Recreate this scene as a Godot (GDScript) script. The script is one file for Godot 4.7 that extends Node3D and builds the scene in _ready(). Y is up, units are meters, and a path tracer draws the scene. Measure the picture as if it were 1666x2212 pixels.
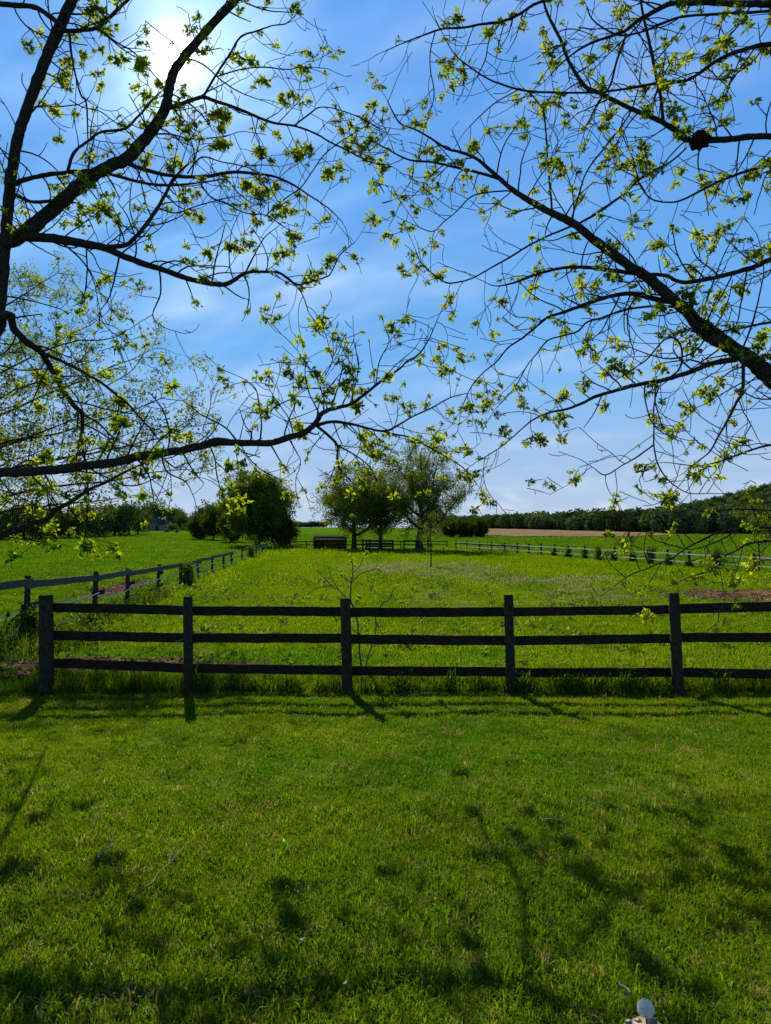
extends Node3D
# Horse paddock seen through budding branches against the sun.
# Camera stands at x 0, z 0 and looks along -z; "depth" is -z in metres; y 0 is the foot of the near fence.

const F := 1533.0        # focal length in pixels of the 1666 x 2212 view of the photograph
const CX := 833.0
const CY := 1106.0
const EYE := Vector3(0, 2.24, 0)
const PITCH := 1.27

var cam_basis := Basis()
var rng := RandomNumberGenerator.new()
var n_patch := FastNoiseLite.new()
var n_fine := FastNoiseLite.new()
var n_sky := FastNoiseLite.new()
var sun_dir := Vector3()
var names := {}
var M := {}

# ---------------------------------------------------------------- mesh collecting
class MB:
	var v := PackedVector3Array()
	var n := PackedVector3Array()
	var c := PackedColorArray()
	var ix := PackedInt32Array()
	var col := Color(1, 1, 1)

	func vert(p: Vector3, nn: Vector3) -> int:
		v.append(p)
		n.append(nn)
		c.append(col)
		return v.size() - 1

	func tri(a: int, b: int, d: int) -> void:
		var g := (v[d] - v[a]).cross(v[b] - v[a])
		if g.dot(n[a] + n[b] + n[d]) < 0.0:
			ix.append_array([a, d, b])
		else:
			ix.append_array([a, b, d])

	func face(pts: Array) -> void:
		var nn: Vector3 = (pts[2] - pts[0]).cross(pts[1] - pts[0]).normalized()
		var first := v.size()
		for p in pts:
			vert(p, nn)
		for k in range(1, pts.size() - 1):
			ix.append_array([first, first + k, first + k + 1])

	func tube(pts: PackedVector3Array, rad: PackedFloat32Array, sides: int, rough := 0.0, r: RandomNumberGenerator = null) -> void:
		var m := pts.size()
		if m < 2:
			return
		var t0 := (pts[1] - pts[0]).normalized()
		var u := t0.cross(Vector3(0.31, 0.87, 0.38)).normalized()
		var first := v.size()
		for i in m:
			var t := (pts[mini(i + 1, m - 1)] - pts[maxi(i - 1, 0)]).normalized()
			u = (u - t * u.dot(t)).normalized()
			var w := t.cross(u)
			for s in sides:
				var a := TAU * s / sides
				var o := u * cos(a) + w * sin(a)
				var rr := rad[i]
				if rough > 0.0:
					rr *= 1.0 + rough * (r.randf() - 0.5)
				vert(pts[i] + o * rr, o)
		for i in m - 1:
			for s in sides:
				var a := first + i * sides + s
				var b := first + i * sides + (s + 1) % sides
				tri(a, b, b + sides)
				tri(a, b + sides, a + sides)
		var tip := vert(pts[m - 1], (pts[m - 1] - pts[m - 2]).normalized())
		for s in sides:
			tri(first + (m - 1) * sides + s, first + (m - 1) * sides + (s + 1) % sides, tip)

	# box with chamfered long edges; a along local x from 0 to l, y height h, z thickness t
	func beam(l: float, h: float, t: float, segs: int, wob: float, r: RandomNumberGenerator) -> void:
		var ch: float = minf(h, t) * 0.14
		var ring := [Vector2(-h / 2 + ch, -t / 2), Vector2(h / 2 - ch, -t / 2), Vector2(h / 2, -t / 2 + ch), Vector2(h / 2, t / 2 - ch), Vector2(h / 2 - ch, t / 2), Vector2(-h / 2 + ch, t / 2), Vector2(-h / 2, t / 2 - ch), Vector2(-h / 2, -t / 2 + ch)]
		var rows := []
		for i in segs + 1:
			var dy := (r.randf() - 0.5) * wob
			var dz := (r.randf() - 0.5) * wob
			var row := []
			for q in ring:
				row.append(Vector3(l * i / segs, q.x + dy + (r.randf() - 0.5) * wob * 0.5, q.y + dz))
			rows.append(row)
		for i in segs:
			for s in 8:
				var e := (s + 1) % 8
				var pts := [rows[i][s], rows[i + 1][s], rows[i + 1][e], rows[i][e]]
				var out: Vector3 = (pts[0] + pts[2]) * 0.5 - Vector3(l * (i + 0.5) / segs, 0, 0)
				out.x = 0
				if (pts[2] - pts[0]).cross(pts[1] - pts[0]).dot(out) < 0:
					pts.reverse()
				face(pts)
		for side in [0, segs]:
			var pts: Array = rows[side].duplicate()
			if (pts[2] - pts[0]).cross(pts[1] - pts[0]).x * (1 if side else -1) < 0:
				pts.reverse()
			face(pts)

	func box(p: Vector3, s: Vector3) -> void:
		var a := p - s / 2
		var b := p + s / 2
		face([Vector3(a.x, a.y, b.z), Vector3(a.x, b.y, b.z), Vector3(b.x, b.y, b.z), Vector3(b.x, a.y, b.z)])
		face([Vector3(b.x, a.y, a.z), Vector3(b.x, b.y, a.z), Vector3(a.x, b.y, a.z), Vector3(a.x, a.y, a.z)])
		face([Vector3(a.x, a.y, a.z), Vector3(a.x, b.y, a.z), Vector3(a.x, b.y, b.z), Vector3(a.x, a.y, b.z)])
		face([Vector3(b.x, a.y, b.z), Vector3(b.x, b.y, b.z), Vector3(b.x, b.y, a.z), Vector3(b.x, a.y, a.z)])
		face([Vector3(a.x, b.y, b.z), Vector3(a.x, b.y, a.z), Vector3(b.x, b.y, a.z), Vector3(b.x, b.y, b.z)])
		face([Vector3(a.x, a.y, a.z), Vector3(a.x, a.y, b.z), Vector3(b.x, a.y, b.z), Vector3(b.x, a.y, a.z)])

	# a leaf: folded along its rib, from p along d, with side s
	func leaf(p: Vector3, d: Vector3, s: Vector3, l: float, w: float, fold: float, bend: float) -> void:
		var up := d.cross(s).normalized()
		var p1 := p + d * l * 0.45 + up * bend * l * 0.12
		var p2 := p + d * l - up * bend * l * 0.25
		var a := p + d * l * 0.4 + s * w * 0.5 + up * fold * w
		var b := p + d * l * 0.4 - s * w * 0.5 + up * fold * w
		face([p, a, p1])
		face([p, p1, b])
		face([p1, a, p2])
		face([p1, p2, b])

	func mesh(m: Material) -> ArrayMesh:
		var arr := []
		arr.resize(Mesh.ARRAY_MAX)
		arr[Mesh.ARRAY_VERTEX] = v
		arr[Mesh.ARRAY_NORMAL] = n
		arr[Mesh.ARRAY_COLOR] = c
		arr[Mesh.ARRAY_INDEX] = ix
		var am := ArrayMesh.new()
		am.add_surface_from_arrays(Mesh.PRIMITIVE_TRIANGLES, arr)
		am.surface_set_material(0, m)
		return am

# ---------------------------------------------------------------- naming helpers
func numbered(called: String) -> String:
	if not names.has(called):
		names[called] = 0
		return called
	names[called] += 1
	return "%s_%03d" % [called, names[called]]

func tag(o: Node, label: String, category: String, group := "", kind := "") -> Node:
	if label: o.set_meta("label", label)
	if category: o.set_meta("category", category)
	if group: o.set_meta("group", group)
	if kind: o.set_meta("kind", kind)
	return o

func thing(called: String, at: Vector3, label: String, category: String, group := "") -> Node3D:
	var o := Node3D.new()
	o.name = numbered(called)
	add_child(o)
	o.position = at
	tag(o, label, category, group)
	return o

func part(called: String, mesh: Mesh, parent: Node, xf := Transform3D()) -> MeshInstance3D:
	var o := MeshInstance3D.new()
	o.name = called
	o.mesh = mesh
	o.transform = xf
	parent.add_child(o, true)
	return o

func solo(called: String, mesh: Mesh, at: Vector3, label: String, category: String, group := "", kind := "") -> MeshInstance3D:
	var o := MeshInstance3D.new()
	o.name = numbered(called)
	o.mesh = mesh
	add_child(o)
	o.position = at
	tag(o, label, category, group, kind)
	return o

func scatter(called: String, mesh: Mesh, xf: Array, cols: Array, parent: Node) -> MultiMeshInstance3D:
	var mm := MultiMesh.new()
	mm.transform_format = MultiMesh.TRANSFORM_3D
	mm.use_colors = true
	mm.mesh = mesh
	mm.instance_count = xf.size()
	for i in xf.size():
		mm.set_instance_transform(i, xf[i])
		mm.set_instance_color(i, cols[i])
	var o := MultiMeshInstance3D.new()
	o.name = called
	o.multimesh = mm
	parent.add_child(o, true)
	return o

# ---------------------------------------------------------------- places
func px(x: float, y: float, depth: float) -> Vector3:
	var d := cam_basis * Vector3((x - CX) / F, (CY - y) / F, -1.0)
	return EYE + d * (depth / -d.z)

func hgt(x: float, z: float) -> float:
	var d := -z
	var v := 9.5 - d
	var h := 0.066 * minf((v + sqrt(v * v + 0.6)) * 0.5, 13.0)
	h -= 0.004 * (clampf(d, 9.5, 90.0) - 9.5)
	h += 0.0072 * (clampf(d, 90.0, 450.0) - 90.0)
	h += 50.0 * exp(-(pow((x - 360.0) / 125.0, 2) + pow((d - 430.0) / 150.0, 2)))
	h += n_fine.get_noise_2d(x * 0.35, z * 0.35) * 0.035 * clampf(d / 4.0, 0.3, 1.0)
	return h

func ground(x: float, z: float) -> Vector3:
	return Vector3(x, hgt(x, z), z)

func gpx(x: float, y: float) -> Vector3:
	var d := cam_basis * Vector3((x - CX) / F, (CY - y) / F, -1.0)
	d /= -d.z
	var t := 1.5
	var last := t
	while t < 3000.0:
		var p := EYE + d * t
		if p.y < hgt(p.x, p.z):
			for k in 20:
				var mid := (last + t) * 0.5
				var q := EYE + d * mid
				if q.y < hgt(q.x, q.z): t = mid
				else: last = mid
			break
		last = t
		t *= 1.015
	var g := EYE + d * t
	return ground(g.x, g.z)

func ground_at(x: float, depth: float) -> Vector3:
	return ground((x - CX) / F * depth, -depth)

# ---------------------------------------------------------------- materials
func noise_tex(freq: float, seed_: int, cols: Array, size := 512, oct := 4) -> NoiseTexture2D:
	var nz := FastNoiseLite.new()
	nz.seed = seed_
	nz.noise_type = FastNoiseLite.TYPE_SIMPLEX_SMOOTH
	nz.frequency = freq
	nz.fractal_octaves = oct
	var t := NoiseTexture2D.new()
	t.width = size
	t.height = size
	t.seamless = true
	t.noise = nz
	if cols:
		var g := Gradient.new()
		g.offsets = PackedFloat32Array()
		g.colors = PackedColorArray()
		for k in cols.size():
			g.add_point(float(k) / (cols.size() - 1), cols[k])
		t.color_ramp = g
	return t

func lin(r: float, g: float, b: float) -> Color:
	return Color(r, g, b).linear_to_srgb()

func mat(called: String, rough := 0.9) -> StandardMaterial3D:
	var m := StandardMaterial3D.new()
	m.resource_name = called
	m.roughness = rough
	m.metallic_specular = 0.3
	M[called] = m
	return m

func leafy(called: String, back: Color, rough := 0.55, spec := 0.35) -> StandardMaterial3D:
	var m := mat(called, rough)
	m.metallic_specular = spec
	if spec < 0.31:
		m.specular_mode = BaseMaterial3D.SPECULAR_DISABLED
	m.vertex_color_use_as_albedo = true
	m.backlight_enabled = true
	m.backlight = back
	m.cull_mode = BaseMaterial3D.CULL_DISABLED
	return m

func woody(called: String, cols: Array, scale: Vector3, relief: float, rough := 0.9) -> StandardMaterial3D:
	var m := mat(called, rough)
	m.vertex_color_use_as_albedo = true
	m.specular_mode = BaseMaterial3D.SPECULAR_DISABLED if rough > 0.8 else BaseMaterial3D.SPECULAR_SCHLICK_GGX
	m.albedo_texture = noise_tex(0.02, 7 + called.length(), cols)
	m.uv1_triplanar = true
	m.uv1_scale = scale
	m.heightmap_enabled = true
	m.heightmap_texture = noise_tex(0.03, 90 + called.length(), [])
	m.heightmap_scale = relief
	return m

func make_materials() -> void:
	leafy("grass_blade", Color(1.0, 1.0, 0.5), 0.75, 0.15)
	leafy("spring_leaf", Color(1.0, 1.0, 0.5), 0.6, 0.2)
	leafy("tree_leaf", Color(0.8, 0.8, 0.4), 0.6, 0.3)
	leafy("far_leaf", Color(0.55, 0.55, 0.3), 0.7, 0.2)
	leafy("seed_fluff", Color(0.9, 0.9, 0.9), 0.9, 0.1)
	woody("bark", [lin(0.010, 0.008, 0.006), lin(0.042, 0.033, 0.024), lin(0.13, 0.11, 0.082)], Vector3(5, 2.2, 5), 3.0)
	woody("twig_bark", [lin(0.025, 0.018, 0.013), lin(0.055, 0.042, 0.03)], Vector3(8, 8, 8), 0.2)
	woody("pale_twig", [lin(0.08, 0.062, 0.045), lin(0.17, 0.14, 0.105)], Vector3(8, 8, 8), 0.2)
	woody("fence_wood", [lin(0.012, 0.009, 0.005), lin(0.036, 0.026, 0.016), lin(0.10, 0.08, 0.055)], Vector3(0.7, 9, 9), 1.0)
	woody("post_wood", [lin(0.014, 0.01, 0.006), lin(0.05, 0.038, 0.024), lin(0.14, 0.115, 0.08)], Vector3(10, 0.9, 10), 1.2)
	woody("grey_board", [lin(0.05, 0.045, 0.036), lin(0.105, 0.094, 0.076), lin(0.18, 0.163, 0.135)], Vector3(0.6, 8, 8), 0.4)
	woody("shed_wood", [lin(0.02, 0.018, 0.016), lin(0.045, 0.04, 0.035)], Vector3(0.5, 5, 5), 0.4)
	woody("bleached_wood", [lin(0.13, 0.105, 0.08), lin(0.32, 0.28, 0.225), lin(0.48, 0.44, 0.37)], Vector3(22, 3, 22), 0.8)
	woody("stone_wall", [lin(0.09, 0.082, 0.072), lin(0.19, 0.175, 0.155)], Vector3(0.6, 0.9, 0.6), 1.5)
	woody("slate", [lin(0.03, 0.03, 0.034), lin(0.06, 0.06, 0.065)], Vector3(0.6, 2, 0.6), 0.8)
	woody("white_tape", [lin(0.4, 0.38, 0.33), lin(0.6, 0.58, 0.52)], Vector3(3, 3, 3), 0.05, 0.6)
	woody("window_pane", [lin(0.02, 0.022, 0.025), lin(0.03, 0.032, 0.035)], Vector3(1, 1, 1), 0.0, 0.15)
	var g := mat("turf", 0.95)
	g.specular_mode = BaseMaterial3D.SPECULAR_DISABLED
	g.vertex_color_use_as_albedo = true
	g.albedo_texture = noise_tex(0.03, 21, [lin(0.45, 0.45, 0.42), lin(0.8, 0.8, 0.78), lin(1, 1, 0.95)])
	g.uv1_triplanar = true
	g.uv1_world_triplanar = true
	g.uv1_scale = Vector3(0.22, 0.22, 0.22)
	g.detail_enabled = true
	g.detail_blend_mode = BaseMaterial3D.BLEND_MODE_MUL
	g.detail_albedo = noise_tex(0.012, 22, [lin(0.55, 0.6, 0.55), lin(0.85, 0.85, 0.8), lin(1, 1, 1)])
	g.detail_uv_layer = BaseMaterial3D.DETAIL_UV_2
	g.uv2_triplanar = true
	g.uv2_world_triplanar = true
	g.uv2_scale = Vector3(0.017, 0.017, 0.017)
	g.heightmap_enabled = true
	g.heightmap_texture = noise_tex(0.05, 23, [])
	g.heightmap_scale = 4.0
	var s := mat("soil", 0.95)
	s.specular_mode = BaseMaterial3D.SPECULAR_DISABLED
	s.vertex_color_use_as_albedo = true
	s.albedo_texture = noise_tex(0.04, 31, [lin(0.5, 0.5, 0.5), lin(0.85, 0.83, 0.8), lin(1, 1, 1)])
	s.uv1_triplanar = true
	s.uv1_world_triplanar = true
	s.uv1_scale = Vector3(0.5, 0.5, 0.5)
	s.heightmap_enabled = true
	s.heightmap_texture = noise_tex(0.05, 33, [])
	s.heightmap_scale = 3.0

# ---------------------------------------------------------------- sky
func make_sky() -> Sky:
	var w := 2048
	var h := 1024
	var data := PackedFloat32Array()
	data.resize(w * h * 3)
	n_sky.seed = 5
	n_sky.frequency = 1.0
	n_sky.fractal_octaves = 4
	var zen := Vector3(0.066, 0.272, 0.79)
	var mid := Vector3(0.175, 0.455, 0.90)
	var hor := Vector3(0.52, 0.64, 0.79)
	for j in h:
		var el := PI * 0.5 - PI * (j + 0.5) / h
		var y := sin(el)
		var base: Vector3
		if y < 0.0:
			base = Vector3(0.25, 0.28, 0.25)
		elif y < 0.22:
			base = hor.lerp(mid, pow(y / 0.22, 0.9))
		else:
			base = mid.lerp(zen, pow(clampf((y - 0.22) / 0.55, 0, 1), 0.8))
		for i in w:
			var c := base
			if y >= 0.0:
				var az := TAU * (i + 0.5) / w
				var d := Vector3(sin(az) * cos(el), y, -cos(az) * cos(el))
				var th := rad_to_deg(acos(clampf(d.dot(sun_dir), -1, 1)))
				# thin cirrus, stretched across the sky
				var q := Vector2(d.x, d.z) / (y + 0.14)
				var s1 := n_sky.get_noise_2d(q.x * 0.55 + q.y * 0.25 + 3.0, q.y * 1.1 - q.x * 0.5)
				var s2 := n_sky.get_noise_2d(q.x * 1.9 + 11.0, q.y * 3.2 - q.x * 1.4)
				var ci := clampf((s1 - 0.05) * 1.6, 0, 1) * (0.4 + 1.0 * clampf(s2 + 0.3, 0, 1)) * 0.3
				# low cumulus bank near the horizon
				if y < 0.14:
					var cu := n_sky.get_noise_3d(d.x * 9.0, y * 26.0 + 4.0, d.z * 9.0)
					ci = maxf(ci, clampf((cu - 0.2) * 2.5, 0, 0.5) * clampf((0.1 - y) * 14.0, 0, 1))
				c = c.lerp(Vector3(0.80, 0.84, 0.90), ci)
				# the bright air round the sun
				var thin := 0.75 + 1.5 * clampf(s1 * 0.6 + s2 * 0.8, -0.35, 0.7)
				var glow := 9.0 * exp(-pow(th / 0.95, 2)) + 1.3 * exp(-th / 1.6)
				var veil := (0.55 * exp(-th / 4.5) + 0.27 * exp(-th / 14.0)) * thin
				c += Vector3(1.0, 0.98, 0.93) * glow + Vector3(0.72, 0.95, 1.0) * veil
			var k := (j * w + i) * 3
			data[k] = c.x
			data[k + 1] = c.y
			data[k + 2] = c.z
	var im := Image.create_from_data(w, h, false, Image.FORMAT_RGBF, data.to_byte_array())
	var pm := PanoramaSkyMaterial.new()
	pm.panorama = ImageTexture.create_from_image(im)
	var sky := Sky.new()
	sky.sky_material = pm
	return sky

# ---------------------------------------------------------------- start
func _ready() -> void:
	rng.seed = 11
	n_patch.seed = 3
	n_patch.frequency = 1.0
	n_patch.fractal_octaves = 3
	n_fine.seed = 8
	n_fine.frequency = 1.0
	# camera
	cam_basis = Basis.from_euler(Vector3(deg_to_rad(PITCH), 0, 0))
	var cam := Camera3D.new()
	cam.name = "camera"
	cam.transform = Transform3D(cam_basis, EYE)
	cam.fov = rad_to_deg(2.0 * atan(CY / F))
	cam.near = 0.05
	cam.far = 6000.0
	add_child(cam)
	cam.current = true
	# sun and sky
	sun_dir = (cam_basis * Vector3((378 - CX) / F, (CY - 121) / F, -1.0)).normalized()
	var sun := DirectionalLight3D.new()
	sun.name = "sun"
	add_child(sun)
	sun.look_at_from_position(Vector3.ZERO, -sun_dir)
	sun.light_energy = 1.6
	sun.light_color = Color(1.0, 0.955, 0.87)
	sun.light_angular_distance = 0.5
	sun.shadow_enabled = true
	var we := WorldEnvironment.new()
	we.name = "environment"
	var env := Environment.new()
	env.background_mode = Environment.BG_SKY
	env.sky = make_sky()
	env.tonemap_mode = Environment.TONE_MAPPER_LINEAR
	env.tonemap_exposure = 2.8
	env.background_energy_multiplier = 0.355
	env.sdfgi_enabled = true
	env.ssao_enabled = true
	env.ssil_enabled = true
	we.environment = env
	add_child(we)
	make_materials()
	# the large structure
	build_ground()
	build_soil()
	# things, far to near
	build_far_trees()
	build_house()
	build_mid_trees()
	build_shed()
	build_side_fences()
	build_near_fence()
	build_saplings()
	build_back_left_tree()
	build_left_tree()
	build_right_tree()
	build_grass()
	build_small()

# ---------------------------------------------------------------- ground
func left_fence_x(d: float) -> float:
	if d < 17.5:
		return -7.2 - (17.5 - d) * 0.05
	return -7.2 - (d - 17.5) * 0.096

func right_fence_x(d: float) -> float:
	return 19.2 - (d - 37.0) * 0.225

func in_soil(x: float, z: float) -> float:
	# over 0 where earth is bare
	var d := -z
	var r := n_patch.get_noise_2d(x * 0.9, z * 0.9) * 0.55 + n_patch.get_noise_2d(x * 3.0, z * 3.0) * 0.35
	var a := 1.0 - Vector2((x + 4.9) / 3.4, (d - 11.4) / 0.95).length() + r
	var b := 1.0 - Vector2((x - 12.4) / 3.4, (d - 24.0) / 2.5).length() + r * 0.8
	var c := 1.0 - Vector2((x + 10.2 + (d - 28.0) * 0.12) / 0.9, (d - 27.0) / 6.0).length() + r * 0.7
	return maxf(a, maxf(b, c))

func grass_tint(x: float, z: float) -> Color:
	var d := -z
	var p := n_patch.get_noise_2d(x * 0.10, z * 0.10)
	var q := n_patch.get_noise_2d(x * 0.5 + 40.0, z * 0.5)
	var lush := Color(0.056, 0.138, 0.008)
	var yellow := Color(0.125, 0.184, 0.008)
	var grey := Color(0.145, 0.16, 0.135)
	var field := Color(0.045, 0.112, 0.010)
	var c := lush.lerp(yellow, clampf(0.5 + p * 0.9 + q * 0.6, 0, 1))
	if d > 10.0:
		if x < left_fence_x(d) or d > 92.0 or (x > right_fence_x(d) and d > 25.0):
			c = field.lerp(c, clampf(0.3 + q, 0.0, 0.6))
		elif d > 13.0:
			c = c.lerp(Color(0.124, 0.184, 0.006), 0.5)
			# grazed lanes running down the paddock
			var lane := n_patch.get_noise_2d(x * 0.33 + (d - 40.0) * 0.02 + 70.0, z * 0.022)
			c = c.lerp(Color(0.062, 0.125, 0.008), clampf(lane * 2.2, 0, 0.75))
			# pale weedy swathes across the paddock
			var sw := n_patch.get_noise_2d(x * 0.11 + 7.0, z * 0.05) + 0.6 * q
			sw += 0.75 - Vector2((x - 1.5 - (45.0 - d) * 0.12) / 4.5, (d - 34.0) / 17.0).length() * 0.9
			sw = maxf(sw, n_patch.get_noise_2d(x * 0.2, z * 0.1) + 0.5 * q + 0.7 - Vector2((x - 8.0) / 4.5, (d - 31.5) / 3.2).length() * 0.9)
			c = c.lerp(grey, clampf(sw * 1.6, 0, 0.95))
	return c

func axis_lines(near: float, step: float, far: float, grow: float) -> PackedFloat32Array:
	var out := PackedFloat32Array()
	var t := 0.0
	var s := step
	while t < far:
		out.append(t)
		if t >= near:
			s *= grow
		t += s
	out.append(far)
	return out

func build_ground() -> void:
	var half := axis_lines(22.0, 0.5, 3500.0, 1.07)
	var xs := PackedFloat32Array()
	for k in range(half.size() - 1, 0, -1):
		xs.append(-half[k])
	xs.append_array(half)
	var zs := PackedFloat32Array()
	var back := axis_lines(4.0, 0.5, 400.0, 1.2)
	for k in range(back.size() - 1, 0, -1):
		zs.append(back[k])
	for t in axis_lines(45.0, 0.4, 4500.0, 1.05):
		zs.append(-t)
	var mb := MB.new()
	var nx := xs.size()
	for z in zs:
		for x in xs:
			var e := 0.2 + absf(z) * 0.01
			var nn := Vector3(hgt(x - e, z) - hgt(x + e, z), 2.0 * e, hgt(x, z - e) - hgt(x, z + e)).normalized()
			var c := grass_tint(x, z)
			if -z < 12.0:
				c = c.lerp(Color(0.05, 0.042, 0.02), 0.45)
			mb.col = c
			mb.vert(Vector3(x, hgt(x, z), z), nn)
	for j in zs.size() - 1:
		for i in nx - 1:
			var a := j * nx + i
			mb.tri(a, a + 1, a + nx + 1)
			mb.tri(a, a + nx + 1, a + nx)
	var o := solo("ground", mb.mesh(M.turf), Vector3.ZERO, "grass covered ground of lawn, paddock and fields", "", "", "structure")
	o.set_meta("kind", "structure")

func soil_sheet(called: String, label: String, x0: float, x1: float, d0: float, d1: float, step: float, lift: float, col: Color, col2: Color) -> void:
	var mb := MB.new()
	var nx := int((x1 - x0) / step) + 1
	var nz := int((d1 - d0) / step) + 1
	var id := PackedInt32Array()
	var at := PackedFloat32Array()
	for j in nz:
		for i in nx:
			var x := x0 + i * step
			var z := -(d0 + j * step)
			var s := in_soil(x, z)
			at.append(s)
			var bump := n_fine.get_noise_2d(x * 4.0, z * 4.0) * 0.05 + n_fine.get_noise_2d(x * 11.0, z * 11.0) * 0.03
			mb.col = col.lerp(col2, clampf(0.5 + n_patch.get_noise_2d(x * 2.3, z * 2.3) * 1.3, 0, 1))
			id.append(mb.vert(Vector3(x, hgt(x, z) + lift + bump * clampf(s * 3.0, 0, 1), z), Vector3.UP))
	for j in nz - 1:
		for i in nx - 1:
			var a := j * nx + i
			if minf(minf(at[a], at[a + 1]), minf(at[a + nx], at[a + nx + 1])) > 0.0:
				mb.tri(id[a], id[a + 1], id[a + nx + 1])
				mb.tri(id[a], id[a + nx + 1], id[a + nx])
	if mb.ix.is_empty():
		return
	# normals from the bumps
	for k in mb.v.size():
		mb.n[k] = Vector3.ZERO
	for k in range(0, mb.ix.size(), 3):
		var nn := (mb.v[mb.ix[k + 2]] - mb.v[mb.ix[k]]).cross(mb.v[mb.ix[k + 1]] - mb.v[mb.ix[k]])
		for e in 3:
			mb.n[mb.ix[k + e]] += nn
	for k in mb.v.size():
		mb.n[k] = mb.n[k].normalized() if mb.n[k].length() > 0 else Vector3.UP
	solo(called, mb.mesh(M.soil), Vector3.ZERO, label, "", "", "structure")
	# clods
	var clod := MB.new()
	clod.col = Color(1, 1, 1)
	var r := RandomNumberGenerator.new()
	r.seed = 77
	var ring := []
	for k in 6:
		ring.append(Vector3(cos(TAU * k / 6), 0, sin(TAU * k / 6)) * r.randf_range(0.7, 1.2))
	var top := Vector3(0.1, 0.9, -0.1)
	for k in 6:
		clod.face([ring[k], top, ring[(k + 1) % 6]])
	var xf := []
	var cc := []
	var tries := int((x1 - x0) * (d1 - d0) * 45)
	for k in tries:
		var x := r.randf_range(x0, x1)
		var z := -r.randf_range(d0, d1)
		if in_soil(x, z) < 0.06:
			continue
		var s := r.randf_range(0.02, 0.07)
		xf.append(Transform3D(Basis.from_euler(Vector3(0, r.randf() * TAU, 0)).scaled(Vector3(s, s * 0.7, s)), Vector3(x, hgt(x, z) + lift - 0.005, z)))
		cc.append(col.lerp(col2, r.randf()) * r.randf_range(0.7, 1.3))
	if xf:
		var o := scatter(numbered("soil_clods"), clod.mesh(M.soil), xf, cc, self)
		tag(o, "loose crumbs of earth on the " + label, "earth", "", "stuff")

func build_soil() -> void:
	var brown := Color(0.085, 0.055, 0.032)
	var dark := Color(0.038, 0.025, 0.015)
	soil_sheet("bare_soil", "bare trodden soil behind the near board fence", -8.2, -1.6, 10.2, 12.6, 0.08, 0.015, dark, brown)
	soil_sheet("bare_soil", "brown earth patch beside the paddock", 5.5, 15.8, 20.5, 27.5, 0.15, 0.03, dark, Color(0.12, 0.08, 0.046))
	soil_sheet("bare_soil", "reddish earth strip behind the weathered side fence", -12.5, -8.4, 20.0, 34.0, 0.15, 0.03, Color(0.05, 0.031, 0.02), Color(0.11, 0.07, 0.046))
	# ploughed field in front of the far wood
	var mb := MB.new()
	var outline := [[930, 1148.5], [940, 1146], [1040, 1142.5], [1180, 1144], [1290, 1147.5], [1390, 1151.0], [1475, 1156.5], [1400, 1159.5], [1240, 1161.0], [1100, 1160], [1010, 1156], [935, 1151]]
	var poly := PackedVector2Array()
	for q in outline:
		var g := gpx(q[0], q[1])
		poly.append(Vector2(g.x, g.z))
	var lo := poly[0]
	var hi := poly[0]
	for q in poly:
		lo = lo.min(q)
		hi = hi.max(q)
	var step := 4.0
	var r := RandomNumberGenerator.new()
	r.seed = 4
	var z := lo.y
	while z < hi.y:
		var x := lo.x
		while x < hi.x:
			if Geometry2D.is_point_in_polygon(Vector2(x + step / 2, z + step / 2), poly):
				mb.col = Color(0.17, 0.122, 0.075) * (0.85 + 0.3 * n_patch.get_noise_2d(x * 0.05, z * 0.15))
				var pts := []
				for o in [Vector2(0, 0), Vector2(1, 0), Vector2(1, 1), Vector2(0, 1)]:
					var xx: float = x + o.x * step
					var zz: float = z + o.y * step
					pts.append(Vector3(xx, hgt(xx, zz) + 0.22, zz))
				if (pts[2] - pts[0]).cross(pts[1] - pts[0]).y < 0:
					pts.reverse()
				mb.face(pts)
			x += step
		z += step
	solo("ploughed_field", mb.mesh(M.soil), Vector3.ZERO, "bare brown ploughed field in front of the far wood", "", "", "structure")

# ---------------------------------------------------------------- leaves and trees
func clump_mesh(m: Material, count: int, size: float, l: float, w: float, seed_: int) -> ArrayMesh:
	var r := RandomNumberGenerator.new()
	r.seed = seed_
	var mb := MB.new()
	for k in count:
		var p := Vector3(r.randfn(), r.randfn(), r.randfn()) * size * 0.38
		var d := Vector3(r.randfn(), r.randfn() - 0.25, r.randfn()).normalized()
		var s := d.cross(Vector3(r.randfn(), r.randfn(), r.randfn())).normalized()
		mb.col = Color(1, 1, 1) * r.randf_range(0.75, 1.2)
		var a := p - d * l * 0.5
		var b := p + d * l * 0.5
		mb.face([a, p + s * w * 0.5, b, p - s * w * 0.5])
	return mb.mesh(m)

func bez(a: Vector3, b: Vector3, c: Vector3, t: float) -> Vector3:
	return a.lerp(b, t).lerp(b.lerp(c, t), t)

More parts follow.
